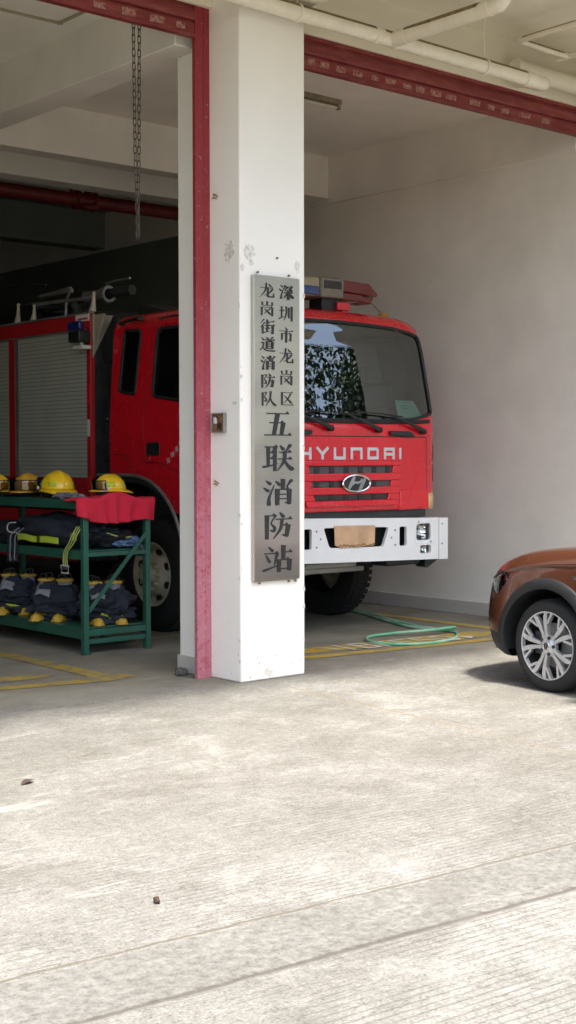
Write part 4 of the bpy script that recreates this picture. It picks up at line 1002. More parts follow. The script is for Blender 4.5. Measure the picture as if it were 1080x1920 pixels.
# roof gear: railing stanchions, rail, monitor, boom
for y, h in ((5.0,.17),(4.68,.13),(3.57,.16),(6.2,.16)):
    MB().tube([(SX+.02,y,2.985),(SX+.02,y-.01,2.985+h)], [.026,.013], 10).tube([(SX+.02,y+.07,2.985),(SX+.03,y+.02,2.985+h*.75)], [.008,.006], 6).lathe([(-.018,0),(-.015,.014),(0,.019),(.015,.014),(.018,0)], (SX+.02,y-.01,2.995+h), 'z', 12).build('stanchion', 'rim_cream', tk)
MB().tube([(SX+.03,3.57,3.115),(SX+.05,4.75,3.15)], .017, 10).build('hand_rail', 'grey_metal', tk)
mon = thing_m = MB().tube([(1.50,5.2,3.17),(1.45,4.3,3.22)], .06, 16).tube([(1.45,4.35,3.22),(1.50,3.55,3.22)], .05, 16).tube([(1.45,4.5,3.20),(1.45,4.5,2.96)], .07, 12).tube([(1.6,4.9,3.12),(1.3,4.9,3.12),(1.3,4.3,3.12)], .03, 8)
mo = mon.build('monitor', 'dark_metal', tk)
fl = MB().lathe([(-.02,.055),(-.02,.080),(.03,.080),(.03,.060),(-.0,.055)], (1.42,3.85,3.20), 'y', 24)
for k in range(6):
    a = 2*PI*k/6+.5; fl.lathe([(-.026,.012),(.034,.012),(.034,0)], (1.42+.084*math.cos(a), 3.85, 3.20+.084*math.sin(a)), 'y', 8)
fl.lathe([(.03,.06),(.4,.055)], (1.42,3.85,3.20), 'y', 20)
fl.build('nozzle_flange', 'grey_metal', mo)
MB().tube([(1.42,3.9,3.31),(1.40,3.65,3.315),(1.34,3.35,3.30)], .010, 6).build('monitor_lever', 'grey_metal', mo)
MB().prism([(4.2,3.27),(4.75,3.265),(4.85,3.25),(4.8,3.235),(4.2,3.235)], 'yz', 1.20, 1.24).tube(smoothpath([(1.2,4.55,3.25),(1.2,4.3,3.27),(1.2,4.18,3.27),(1.2,4.26,3.17),(1.2,4.28,3.05),(1.2,4.28,2.97)], 4), .014, 8).build('hose_reel_arm', 'grey_metal', mo)
MB().prism([(4.95,2.99),(5.0,3.20),(5.6,3.22),(8.4,3.12),(8.6,2.99)], 'yz', 1.25, 3.2).build('roof_cover', 'black_plastic', tk, bevel=.02)
MB().prism([(2.90,2.94),(3.6,2.99),(3.58,3.10)], 'yz', 1.6, 3.0).build('wind_deflector', 'dark_metal', tk, bevel=.01)
MB().tube([(SX-.0,8.0,3.3),(SX+.1,5.05,3.40),(SX+.12,4.6,3.34)], .016, 6).build('roof_cable', 'black_rubber', tk)
# lower lockers behind the rack
m = MB()
for s, X0 in ((-1, SX), (1, SR)):
    a, b = (X0, X0+.06) if s < 0 else (X0-.06, X0)
    m.box(a,b,3.9,6.4,.58,1.08); m.box(a,b,8.0,9.0,.7,1.08)
m.build('lower_locker', 'truck_red_dull', tk, bevel=.01)
MB().box(SX-.004,SX-.001,4.35,4.55,.86,.94).box(SX-.004,SX-.001,3.98,4.1,.74,.80).build('locker_label', 'sticker_white', tk)
MB().box(SX-.03,SX-.002,3.9,5.9,1.10,1.14).build('side_marker_rail', 'grey_metal', tk)
MB().box(SX,SX+.3,3.6,3.88,.6,1.1).build('battery_box', 'dark_metal', tk, bevel=.01)

# ------------------------------------------------------------------ gear rack and what lies on it
rk = thing('gear_rack', (.21, 2.9, 0), 'dark green steel shelf rack standing beside the fire engine', 'rack')
x0, x1, ya, yb = -.115, .54, 1.88, 4.0
for x in (x0, x1-.05):
    for y in (ya, yb-.05):
        MB().box(x, x+.048, y, y+.05, 0, 1.26).build('post', 'rack_green', rk, bevel=.003)
        MB().box(x-.006, x+.054, y-.006, y+.056, 0, .006).build('foot', 'rack_green', rk)
for z0, z1 in ((1.205,1.255),(.795,.843),(.15,.215)):
    MB().box(x0+.004, x1-.004, ya+.05, yb-.05, z1-.012, z1).box(x0+.006, x0+.036, ya+.05, yb-.05, z0-.025, z1-.012).box(x1-.036, x1-.006, ya+.05, yb-.05, z0-.025, z1-.012).box(x0+.048, x1-.05, ya+.006, ya+.036, z0-.0, z1-.0125).build('shelf', 'rack_green', rk, bevel=.002)
MB().box(x0+.048, x1-.05, ya+.008, ya+.04, .085, .125).build('end_rail', 'rack_green', rk, bevel=.002)
br = MB(); br.hexa([(-.066,1.872,.335),(-.066,1.872,.385),(.492,1.872,.995),(.492,1.872,.945)], [(-.066,1.886,.335),(-.066,1.886,.385),(.492,1.886,.995),(.492,1.886,.945)])
br.build('brace', 'rack_green', rk, bevel=.002)

def helmet(x, y, z, ang, label, tilt=0, col='helmet_yellow', visor=True, clear=False, sc=1):
    t = thing('fire_helmet', (x, y, z), label, 'helmet', 'yellow helmets along the rack top', rz=R(ang)); t.rotation_euler.x = R(tilt); t.scale = (sc, sc, sc)
    # local: +x front
    def dome(u, v):
        a = 2*PI*u; th = v*PI/2; k = math.cos(th); fr = .158 if math.cos(a) > 0 else .150
        rid = .012*math.exp(-((math.sin(a)*k)/.16)**2)*math.sin(th)+.005*math.exp(-((abs(math.sin(a)*k)-.55)/.12)**2)*math.sin(th)
        return (fr*math.cos(a)*k**.85, .122*math.sin(a)*k**.85, .055+(.135+rid)*math.sin(th)**.95)
    sh = MB().grid(dome, 48, 16, True).build('shell', col, t, local=True, angle=60, solid=.004)
    def brim(u, v):
        a = 2*PI*u; fr = .158 if math.cos(a) > 0 else .150; c = math.cos(a)
        w = .016+(.035*c*c if c > 0 else .062*c*c); return ((fr+w*v)*math.cos(a), (.122+w*.7*v)*math.sin(a), .057-(.014+.020*(c < 0)*c*c)*v**1.3)
    MB().grid(brim, 48, 4, True).build('brim', col, t, local=True, angle=60, solid=.005)
    for s in (-1, 1):
        m = MB()
        m.grid(lambda u, v: tuple(Vector(dome((.14+.12*u) if s > 0 else (.86-.12*u), .12+.20*v+.05*u*v))*1.012), 6, 4)
        m.grid(lambda u, v: tuple(Vector(dome((.34+.08*u) if s > 0 else (.66-.08*u), .12+.16*v))*1.012), 6, 4)
        m.build('reflective_patch', 'lime_tape', sh, local=True, solid=.001)
        MB().lathe([(0,.0),(0,.014),(s*.012,.012),(s*.014,0)], (.06,s*.127,.07), 'y', 12).build('visor_knob', 'sticker_white', sh, local=True)
    MB().grid(lambda u, v: (.135*math.cos(2*PI*u)*(1-.12*v), .108*math.sin(2*PI*u)*(1-.1*v), .055-.05*v), 32, 4, True).build('liner', 'black_cloth', t, local=True, solid=.006)
    MB().tube(smoothpath([(.02,.105,.05),(.05,.10,.012),(.10,.03,.004),(.09,-.05,.006),(.04,-.10,.012),(0,-.105,.05)], 4), .008, 6).build('chin_strap', 'black_cloth', t, local=True)
    if visor:
        m = MB().grid(lambda u, v: ((.172+.012*v)*math.cos((u-.5)*2.2), (.150)*math.sin((u-.5)*2.2), (.045+.10*v)), 16, 5)
        m.build('visor', 'visor_glass', t, local=True, solid=.0025)
        MB().tube([((.172)*math.cos((k/16-.5)*2.2), .150*math.sin((k/16-.5)*2.2), .045) for k in range(17)], .0035, 5).build('visor_rim', 'sticker_white' if clear else 'black_plastic', t, local=True)
helmet(.03, 3.60, 1.252, -60, 'yellow fire helmet cut by the left edge of the photo, on the rack')
helmet(.08, 3.10, 1.252, 215, 'ochre yellow fire helmet with its visor closed, second from the left on the rack', col='helmet_ochre', sc=1.06)
helmet(.08, 2.60, 1.262, 80, 'bright yellow fire helmet over a grey glove, nearest the lorry shutter post', sc=1.14)
helmet(.21, 1.985, 1.285, 165, 'yellow fire helmet with raised clear visor behind the red cloth', clear=True, sc=.88)

gl_ = MB().blob((.02,2.32,1.275),(.10,.17,.032),3,.25,3).build('work_glove', 'grey_cloth', None); tag(gl_, 'crumpled grey glove on the rack top between helmet and red cloth', 'glove')
gl2 = MB().blob((.0,3.45,1.262),(.10,.20,.016),5,.3,3).build('black_hood', 'black_cloth', None); tag(gl2, 'flat black cloth hood on the rack top under the left helmets', 'hood')
# red cloth folded over the rack end
def cloth(u, v):
    x = -.17+.755*u
    bumpz = .055*math.exp(-((x-.20)/.13)**2)+.012*math.exp(-((x+.12)/.05)**2)-.01*math.exp(-((x-.43)/.06)**2)
    L1 = .20; s = v*(.20+.20)
    if s < L1: y, z = 2.06-s*.98, 1.268+bumpz*(.55+.45*s/L1)
    else:
        d = s-L1; k = min(1, d/.03); y = 1.864-.012*math.sin(k*PI/2)-.012*math.sin(d*20)*.3; z = 1.268+bumpz-d+.004
        end = 1.072-.012*math.sin(x*11)-.010*noise.noise(Vector((x*12, 3, 0)))+.05*max(0, -.05-x)/.1
        z = (1.268+bumpz)+((end)-(1.268+bumpz))*(d/.20)
        y -= .016*math.sin(x*38+1+4*noise.noise(Vector((x*4, d*3, 2))))*(.25+d/.2)+.030*noise.noise(Vector((x*7, d*7, 1)))
    z += .006*noise.noise(Vector((x*14, s*10, 4)))
    if x < -.10:
        q = (-.10-x)/.07; y += .05*q*q; z -= .02*q*q
    if x > .545: y += .03*((x-.545)/.04)**2
    return (x, y, z)
rc = MB().grid(cloth, 90, 40).build('red_cloth', 'red_cloth', None, solid=.010, angle=70); tag(rc, 'bright red cloth folded over the near end of the green rack', 'cloth')
# turnout jackets on the middle shelf
jk = thing('turnout_jacket', (.1,2.6,.845), 'dark navy folded fire jacket with lime tape on the middle shelf', 'jacket')
MB().blob((.10,2.58,.975),(.20,.62,.150),2,.14,2.2,48,.9).build('jacket_body', 'navy_cloth', jk)
def tape(name, mat, pts, w, par, th=.004):
    m = MB(); S = smoothpath(pts, 5)
    for i in range(len(S)-1):
        m.hexa([S[i]-Vector((0,0,w/2)), S[i+1]-Vector((0,0,w/2)), S[i+1]+Vector((0,0,w/2)), S[i]+Vector((0,0,w/2))], [S[i]-Vector((th,0,w/2)), S[i+1]-Vector((th,0,w/2)), S[i+1]+Vector((-th,0,w/2)), S[i]+Vector((-th,0,w/2))])
    return m.build(name, mat, par, angle=60)
tape('lime_band', 'lime_tape', [(-.135,2.90,.92),(-.152,2.75,.925),(-.150,2.60,.912),(-.148,2.42,.918),(-.138,2.23,.912)], .052, jk)
tape('lime_band', 'lime_dull', [(-.13,2.05,.955),(-.12,1.98,.955)], .06, jk)
for dy in (0,.035,.07):      # braces that hang over the shelf edge
    MB().tube(smoothpath([(-.10,1.93+dy,1.04),(-.135,1.95+dy,.97),(-.145,1.99+dy,.90),(-.150,2.06+dy*.8,.84),(-.145,2.09+dy*.8,.78),(-.14,2.09+dy*.8,.71)], 5), .0055, 5).build('brace_strap', 'lime_dull', jk)
bk = MB()
for dy in (0,.035,.07): bk.tube([(-.148,2.08+dy*.9,.715),(-.148,2.08+dy*.9,.685)], .011, 6)
bk.build('strap_end', 'black_plastic', jk)
MB().tube([(-.15,2.055,.715),(-.15,2.175,.715),(-.15,2.165,.655),(-.15,2.065,.655)], .007, 6, closed=True).build('buckle', 'letter_silver', jk)
jk2 = thing('folded_trousers', (.3,2.25,.845), 'black folded fire trousers at the near end of the middle shelf', 'trousers')
MB().blob((.27,2.25,.925),(.24,.30,.095),6,.2,2.4,40,.9).build('trouser_body', 'black_cloth', jk2)
MB().blob((.40,2.05,.90),(.10,.10,.05),9,.25,3,30,.9).blob((.2,2.1,.98),(.15,.12,.05),12,.25,3,30,.9).build('trouser_fold', 'navy_cloth', jk2)
MB().tube(smoothpath([(.17,1.98,.975),(.25,1.96,.95),(.33,1.95,.935),(.40,1.96,.94)], 4), .007, 6).build('lime_cord', 'lime_dull', jk2)
bc = MB().blob((.36,1.985,.885),(.11,.07,.036),4,.3,3,32,.9).blob((.43,1.96,.905),(.045,.045,.035),14,.3,3,24).build('blue_rag', 'blue_cloth', None); tag(bc, 'crumpled light blue rag on the middle shelf under the red cloth', 'rag')
wg = MB().blob((.505,1.95,.845),(.028,.05,.028),24,.3,3,20).build('white_rag', 'grey_cloth', None); tag(wg, 'small pale rag hanging beside the rack brace', 'rag')
jk3 = thing('black_harness', (.0,3.2,.845), 'black strap harness drooping over the middle shelf at the left', 'harness')
MB().blob((.08,3.35,.93),(.18,.35,.10),16,.2,2.4,36,.9).build('harness_pack', 'black_cloth', jk3)
for k, (ya_, dz) in enumerate(((3.07,.15),(3.03,.14),(2.99,.15),(2.95,.13),(2.91,.14))):
    MB().tube(smoothpath([(-.06,ya_-.02,.99),(-.128,ya_,.93),(-.138,ya_,.85),(-.138,ya_+.01,.86-dz),(-.125,ya_+.02,.845-dz),(-.118,ya_,.87-dz)], 4), .006, 5).build('strap', 'grey_cloth' if k % 2 else 'black_cloth', jk3)
MB().tube(smoothpath([(-.14,2.93,1.04),(-.15,3.03,1.03),(-.15,3.06,.985),(-.15,3.02,.955),(-.14,2.92,.955)], 5), .006, 6).build('strap_ring', 'letter_silver', jk3)
# boots standing inside bunched-down trousers on the bottom shelf
def boots(x, y, ang, label, seed, toes=True, apron=True, sc=1.0):
    t = thing('fire_boots', (x, y, .215), label, 'boots', 'boots inside rolled down trousers on the bottom shelf', rz=R(ang)); t.scale = (sc, sc, sc)
    # local: +x is the toe direction
    tr = MB().blob((0,0,.16),(.165,.215,.165),seed,.22,2.3,48,.96).blob((.05,.03,.07),(.17,.21,.085),seed+3,.28,2.8,40,.8)
    tr.build('trousers', 'navy_cloth', t, local=True)
    for s in (-1, 1):
        MB().grid(lambda u, v: (.02+.060*math.cos(2*PI*u)*(1+.06*v), s*.085+.060*math.sin(2*PI*u)*(1+.06*v), .25+.085*v), 24, 4, True).build('boot_shaft', 'grey_cloth', t, local=True, solid=.006)
        MB().tube([(.02+.064*math.cos(2*PI*k/24), s*.085+.064*math.sin(2*PI*k/24), .335) for k in range(24)], .014, 8, closed=True).build('boot_rim', 'boot_yellow', t, local=True)
        for q in (-1, 1):
            MB().tube(smoothpath([(.02+q*.055,s*.085-.03,.335),(.02+q*.06,s*.085-.025,.385),(.02+q*.06,s*.085+.025,.385),(.02+q*.055,s*.085+.03,.335)], 4), .007, 6).build('pull_loop', 'black_plastic', t, local=True)
        if toes:
            m = MB().grid(lambda u, v: (.12+.155*math.sin(PI/2*min(1, v))**.8*(1) if False else .13+.14*v**.75, s*.10+(.052-.022*v**4)*math.cos(PI*u)*math.sqrt(max(0, 1-v**6)), (.078-.030*v)*math.sqrt(max(0, 1-v**5))*math.sin(PI*u)+.003), 16, 14)
            m.build('toe_cap', 'boot_yellow', t, local=True, solid=.004, angle=70)
            MB().prism([(.13,s*.10-.055),(.26,s*.10-.045),(.285,s*.10),(.26,s*.10+.045),(.13,s*.10+.055)], 'xy', 0, .014).build('sole', 'boot_yellow', t, local=True, bevel=.005)
    m = MB(); m.grid(lambda u, v: (.165+.035*u+.01*math.sin(6*v), -.07+.15*v, .05+.045*u-.03*v*v), 5, 8); m.build('lime_cuff', 'lime_tape', t, local=True, solid=.004)
    if apron: MB().grid(lambda u, v: (.06+.10*u, -.14+.14*v, .33-.10*u-.05*abs(v-.4)), 6, 6).build('tongue_flap', 'grey_cloth', t, local=True, solid=.004)
    return t
boots(.26, 2.18, 252, 'boots in navy trousers at the near end of the bottom shelf, behind the diagonal brace', 3)
boots(.10, 2.66, 215, 'boots in bunched navy trousers, middle of the bottom shelf', 11)
boots(.10, 3.30, 225, 'boots in navy trousers at the left edge of the photo, bottom shelf', 21)
hc = MB().tube(smoothpath([(.36,2.45,.02),(.38,2.35,.05),(.45,2.3,.03),(.52,2.26,.025),(.60,2.27,.04),(.66,2.33,.03),(.62,2.45,.018),(.50,2.5,.018),(.44,2.42,.02)], 6), .017, 8).tube([(.33,2.3,.02),(.33,2.3,.14)], .012, 6).build('black_hose', 'black_rubber', None); tag(hc, 'short black hose coiled on the floor under the rack', 'hose')

# ------------------------------------------------------------------ green garden hose
gh = smoothpath([(3.62,5.2,.016),(3.60,4.0,.016),(3.60,2.70,.016),(3.416,2.166,.016),(3.215,1.70,.016),(3.112,1.352,.016),(3.09,1.10,.016),(3.19,1.01,.018),(3.24,.96,.030),(3.235,.92,.045),(3.125,.892,.050),(2.902,.914,.045),(2.679,1.024,.035),(2.522,1.118,.020),(2.347,1.115,.016),(2.214,1.019,.016),(2.112,.833,.016),(2.150,.646,.016),(2.302,.52,.016),(2.53,.474,.016),(2.776,.527,.016),(2.991,.667,.016),(3.134,.831,.016),(3.16,.98,.016),(3.17,1.10,.016),(3.20,1.355,.016),(3.36,1.879,.016),(3.58,2.374,.016),(3.68,2.80,.016),(3.69,4.0,.016),(3.69,5.2,.016)], 8)
t = MB().tube(gh, .0132, 10).build('garden_hose', 'hose_green', None); tag(t, 'pale green hose looped on the floor between the fire engine and the brown car', 'hose')
# stencilled word painted white over the yellow band
wd = MB(); 
def fl(px, pz, x0): return (x0+px*.15+.02*pz, 1.0-.145*(x0+px*.15-1.48)-.295+.27*pz)
def fstroke(x0, pts, w=.034):
    for i in range(len(pts)-1):
        a = Vector(fl(*pts[i], x0)); b = Vector(fl(*pts[i+1], x0)); t_ = (b-a).normalized(); nn = Vector((-t_.y, t_.x))*w/2
        k = len(wd.f)*.00004; wd.add([(p.x, p.y, .008+k) for p in (a-nn-t_*w/2, b-nn+t_*w/2, b+nn+t_*w/2, a+nn-t_*w/2)], [(0,1,2,3)])
sx0 = 1.56
wd.add([(*fl(0,.95,sx0),.008),(*fl(.35,.25,sx0),.008),(*fl(.75,.15,sx0),.008),(*fl(.5,.5,sx0),.008)], [(0,1,2,3)])
F = {'I': [[(.5,0),(.5,1)]], 'B': [[(0,0),(0,1),(.8,1),(.85,.55),(0,.52)],[(.85,.5),(.9,.05),(0,0)]], 'F': [[(0,0),(0,1),(.9,1)],[(0,.5),(.7,.5)]],
     'E': [[(.9,0),(0,0),(0,1),(.9,1)],[(0,.5),(.7,.5)]], 'S': [[(.9,1),(0,1),(0,.52),(.9,.48),(.9,0),(0,0)]], 'D': [[(0,0),(0,1),(.7,1),(.95,.75),(.95,.25),(.7,0),(0,0)]]}
for i, chh in enumerate('IBFESD'):
    for st in F[chh]: fstroke(sx0+.10+i*.215, st)
wd.add([(*fl(0,.0,2.97),.0085),(*fl(.1,.75,2.97),.0085),(*fl(.9,.4,2.97),.0085)], [(0,1,2)])
tag(wd.build('painted_word', 'floor_white', None, origin0=True), kind='structure')
# litter on the apron
for (x, y, s, lab, rz) in ((-2.64,-1.625,.055,'curled brown leaf on the sunlit apron at the left',.4),(-3.194,-3.511,.022,'small dark pebble on the grooved concrete',1.2)):
    if s > .05: lf = MB().grid(lambda u, v: ((u-.5)*s*1.6, (v-.5)*s*.8*math.sin(PI*(.1+.8*u)), .004+.02*math.sin(PI*u)*abs(v-.5)+.006*u), 10, 6)
    else: lf = MB().blob((0,0,.010),(s,s*.5,.012),4,.2,2,16,.7)
    lf.xf(Matrix.Translation((x, y, 0)) @ Matrix.Rotation(rz, 4, 'Z')); o = lf.build('dry_leaf' if s > .05 else 'pebble', 'leaf_litter', None); tag(o, lab, 'leaf' if s > .05 else 'stone')
st = MB().blob((-.12,.55,.026),(.05,.04,.034),3,.2,2.5,20,.7).build('stone', 'stone_grey', None); tag(st, 'grey stone wedged behind the pink guide rail at the pillar foot', 'stone')

# ------------------------------------------------------------------ brown car
car = thing('parked_car', (2.20, -1.722, 0), 'brown crossover car with black wheel arches nosing in from the right edge', 'car', rz=R(86))
WR = .318; WB = 2.65
def interp(tab, x):
    if x >= tab[0][0]: return tab[0][1]
    for (xa, a), (xb, b) in zip(tab, tab[1:]):
        if x >= xb:
            t = (xa-x)/(xa-xb); return a+(b-a)*t
    return tab[-1][1]
def interpS(tab, x):
    r_ = min(.07, max(0., .82-x)*.5)
    return sum(interp(tab, x+r_*k/4) for k in range(-4, 5))/9
WT = [(.82,.02),(.815,.24),(.79,.46),(.75,.61),(.69,.72),(.62,.795),(.54,.85),(.44,.882),(.3,.893),(.1,.897),(-.3,.90),(-2.6,.90),(-3.1,.88),(-3.4,.80),(-3.5,.62),(-3.55,.30),(-3.56,.02)]
ZE = [(.80,.69),(.72,.76),(.62,.815),(.50,.868),(.40,.908),(.30,.936),(.15,.962),(0,.979),(-.3,1.0),(-.7,1.01),(-3.0,1.0),(-3.4,.95),(-3.56,.88)]
SEC = [(0,0,0),(.80,0,0),(.93,.02,0),(.975,.10,0),(.992,.20,0),(1.0,.33,0),(.998,.45,0),(.985,.62,0),(.965,.78,0),(.952,.84,0),(.955,.87,0),(.90,.955,0),(.82,.993,0),(.72,1.004,0),(.4,1.02,0),(0,1.03,0)]
def sec_interp(v):
    S = SEC; q = v*(len(S)-1); i = min(int(q), len(S)-2); t = q-i
    def cr(k):
        a, b, c, d = S[max(i-1,0)][k], S[i][k], S[i+1][k], S[min(i+2,len(S)-1)][k]
        return .5*((2*b)+(c-a)*t+(2*a-5*b+4*c-d)*t*t+(3*b-a-3*c+d)*t**3)
    return cr(0), cr(1)
xs = [.82,.815,.80,.785]+[.77-.012*i for i in range(60)]
while xs[-1] > -3.56: xs.append(xs[-1]-.03)
xs[-1] = -3.56
NV = 90; pts = []
sec = [sec_interp(v/NV) for v in range(NV+1)]
for x in xs:
    w = interpS(WT, x); ze = interpS(ZE, x); zb = .195+.06*max(0, (x-.45)/.35)
    row = []
    for f_, g_ in sec:
        bulge = .02*math.exp(-((math.hypot(x, 0)-.0)/.35)**2)+.02*math.exp(-((x+WB)/.35)**2)
        zz = zb+(ze-zb)*g_; tuck = 1-.06*max(0, x-.3)*max(0, (.42-zz)/.2)
        row.append((x+.03*max(0, x-.35)/.45*math.sin(PI*min(1, max(0, g_)))*1.2, f_*w*tuck, zz))
    pts.append(row)
B = {k: MB() for k in ('body','clad','lamp','grille')}
def inarch(x, z):
    for cx in (0, -WB):
        if math.hypot(x-cx, (z-WR)*1.0) < .405 and z > WR-.02: return True
        if abs(x-cx) < .385 and z <= WR: return True
    return False
lamp = [(.365,.765),(.43,.795),(.52,.80),(.80,.79),(.85,.70),(.70,.655),(.53,.640),(.465,.650),(.40,.718)]
alls = []
for s in (1, -1):
    o = len(alls); NN = NV+1
    alls += [(p[0], s*p[1], p[2]) for row in pts for p in row]
    for i in range(len(xs)-1):
        for j in range(NV):
            f = (o+i*NN+j, o+(i+1)*NN+j, o+(i+1)*NN+j+1, o+i*NN+j+1)
            c = sum((Vector(alls[a]) for a in f), Vector())/4
            if abs(c.y) > .60 and inarch(c.x, c.z): continue
            if c.z < (.37 if c.x > .2 else .345): k = 'clad'
            elif c.x > .30 and inside((c.x, c.z), lamp) and abs(c.y) > .42: k = 'lamp'
            elif c.x > .5 and abs(c.y) < .5 and .60 < c.z < .68: k = 'grille'
            elif c.x > .5 and abs(c.y) < .62 and .30 < c.z < .48: k = 'grille'
            elif c.x > .54 and .60 < abs(c.y) < .80 and .30 < c.z < .50: k = 'grille'
            elif c.z < .30: k = 'clad'
            else: k = 'body'
            B[k].f.append(f)
for k, nm, mt in (('body','body','car_brown'),('clad','lower_cladding','car_plastic'),('grille','front_grille','car_plastic')):
    m = MB(); used = sorted({a for f in B[k].f for a in f}); mp = {a: i for i, a in enumerate(used)}
    m.v = [alls[a] for a in used]; m.f = [tuple(mp[a] for a in f) for f in B[k].f]; m.mi = [0]*len(m.f)
    m.build(nm, mt, car, local=True, angle=50)
for s in (1, -1):
    fsx = [f for f in B['lamp'].f if alls[f[0]][1]*s > 0]
    m = MB(); used = sorted({a for f in fsx for a in f}); mp = {a: i for i, a in enumerate(used)}
    m.v = [alls[a] for a in used]; m.f = [tuple(mp[a] for a in f) for f in fsx]; m.mi = [0]*len(m.f)
    hl = m.build('headlamp', 'lamp_glass', car, local=True, angle=60)
    m2 = MB(); m2.v = [(p[0]-.045, p[1]*.95, p[2]) for p in m.v]; m2.f = m.f; m2.mi = m.mi
    m2.build('reflector', 'lens_red' if False else 'chrome', hl, local=True, angle=60)
    MB().tube([(.44,s*.828,.775),(.40,s*.84,.735),(.47,s*.81,.675),(.52,s*.77,.67)], .007, 6).build('lamp_strip', 'sticker_white', hl, local=True)
    MB().blob((.425,s*.800,.745),(.035,.045,.05),1,.05).build('truck_reflection', 'lens_red', hl, local=True)  # red blob standing in for the fire engine's reflection in the lamp
def body_y(x, z):
    w = interp(WT, x); ze = interp(ZE, x); zb = .195+.06*max(0, (x-.45)/.35)
    g_ = (z-zb)/(ze-zb); best = min(sec, key=lambda q: abs(q[1]-g_) + (0 if q[0] > .9 else 9)); return best[0]*w
for cx in (0, -WB):
    for s in (1, -1):
        m = MB(); ang = [R(-14)+R(208)*k/48 for k in range(49)]
        vsl = []
        for a in ang:
            for r_, dy in ((.385,-.01),(.388,.014),(.405,.020),(.445,.016),(.462,.0),(.462,-.03)):
                x = cx+r_*math.cos(a); z = WR+r_*math.sin(a)*(1 if a > 0 and a < PI else 1)
                z = max(z, .21); vsl.append((x, s*(body_y(max(-3.3, min(.47, x)), z)+dy+(.008 if r_ < .41 else 0)), z))
        m.add(vsl, [(6*i+k, 6*i+k+1, 6*i+k+7, 6*i+k+6) for i in range(48) for k in range(5)])
        m.build('arch_trim', 'car_plastic', car, local=True, angle=50)
        wl = MB().grid(lambda u, v: (cx+(.388+.012*v)*math.cos(R(-10)+R(200)*u), s*(.885-.36*v), WR+(.388+.012*v)*math.sin(R(-10)+R(200)*u)), 32, 4)
        wl.build('wheel_well', 'black_rubber', car, local=True, angle=60)
MB().prism(rpoly([(.33,.205),(.46,.205),(.60,.235),(.60,.30),(.56,.36),(.44,.37),(.40,.42),(.385,.33)], .02), 'xz', .70, .845).build('bumper_corner', 'car_plastic', car, local=True, bevel=.02) if False else None
MB().grid(lambda u, v: (.60-.02*v+.19*math.cos((u-.5)*2.3)-.0, .80*(u-.5)*2*.86, .215+.05*v), 30, 3).build('skid_plate', 'letter_silver', car, local=True, solid=.01)
MB().tube([(.545,.80,.60),(.60,.765,.595),(.66,.70,.59)], .006, 6).build('bumper_crease', 'car_brown', car, local=True)
for s in (1, -1): MB().box(-.36,-.25,s*.905-.004,s*.905+.004,.79,.81).build('fender_badge', 'chrome', car, local=True, bevel=.003)
# cabin
def cab(u, v):
    prof = [(-.62,1.0),(-1.0,1.22),(-1.35,1.42),(-1.9,1.50),(-2.7,1.49),(-3.15,1.38),(-3.5,1.0)]
    P = smoothpath([(a, 0, b) for a, b in prof], 5); q = u*(len(P)-1); i = min(int(q), len(P)-2); p = P[i].lerp(P[i+1], q-i)
    a = PI*v; h = max(0, p.z-1.0); return (p.x, -math.cos(a)*(.84-.22*h*math.sin(a)**.3)*(1 if True else 1), 1.0+h*min(1, math.sin(a)**.45))
MB().grid(cab, 40, 31).build('cabin_glass', 'car_glass', car, local=True, angle=50)
MB().grid(lambda u, v: tuple(Vector(cab(.42+.38*u, .28+.44*v))+Vector((0,0,.006))), 20, 20).build('roof', 'car_brown', car, local=True, solid=.004, angle=60)
for s in (1, -1): MB().blob((-.85,s*1.0,1.05),(.08,.11,.07),2,.05).build('wing_mirror', 'car_brown', car, local=True)
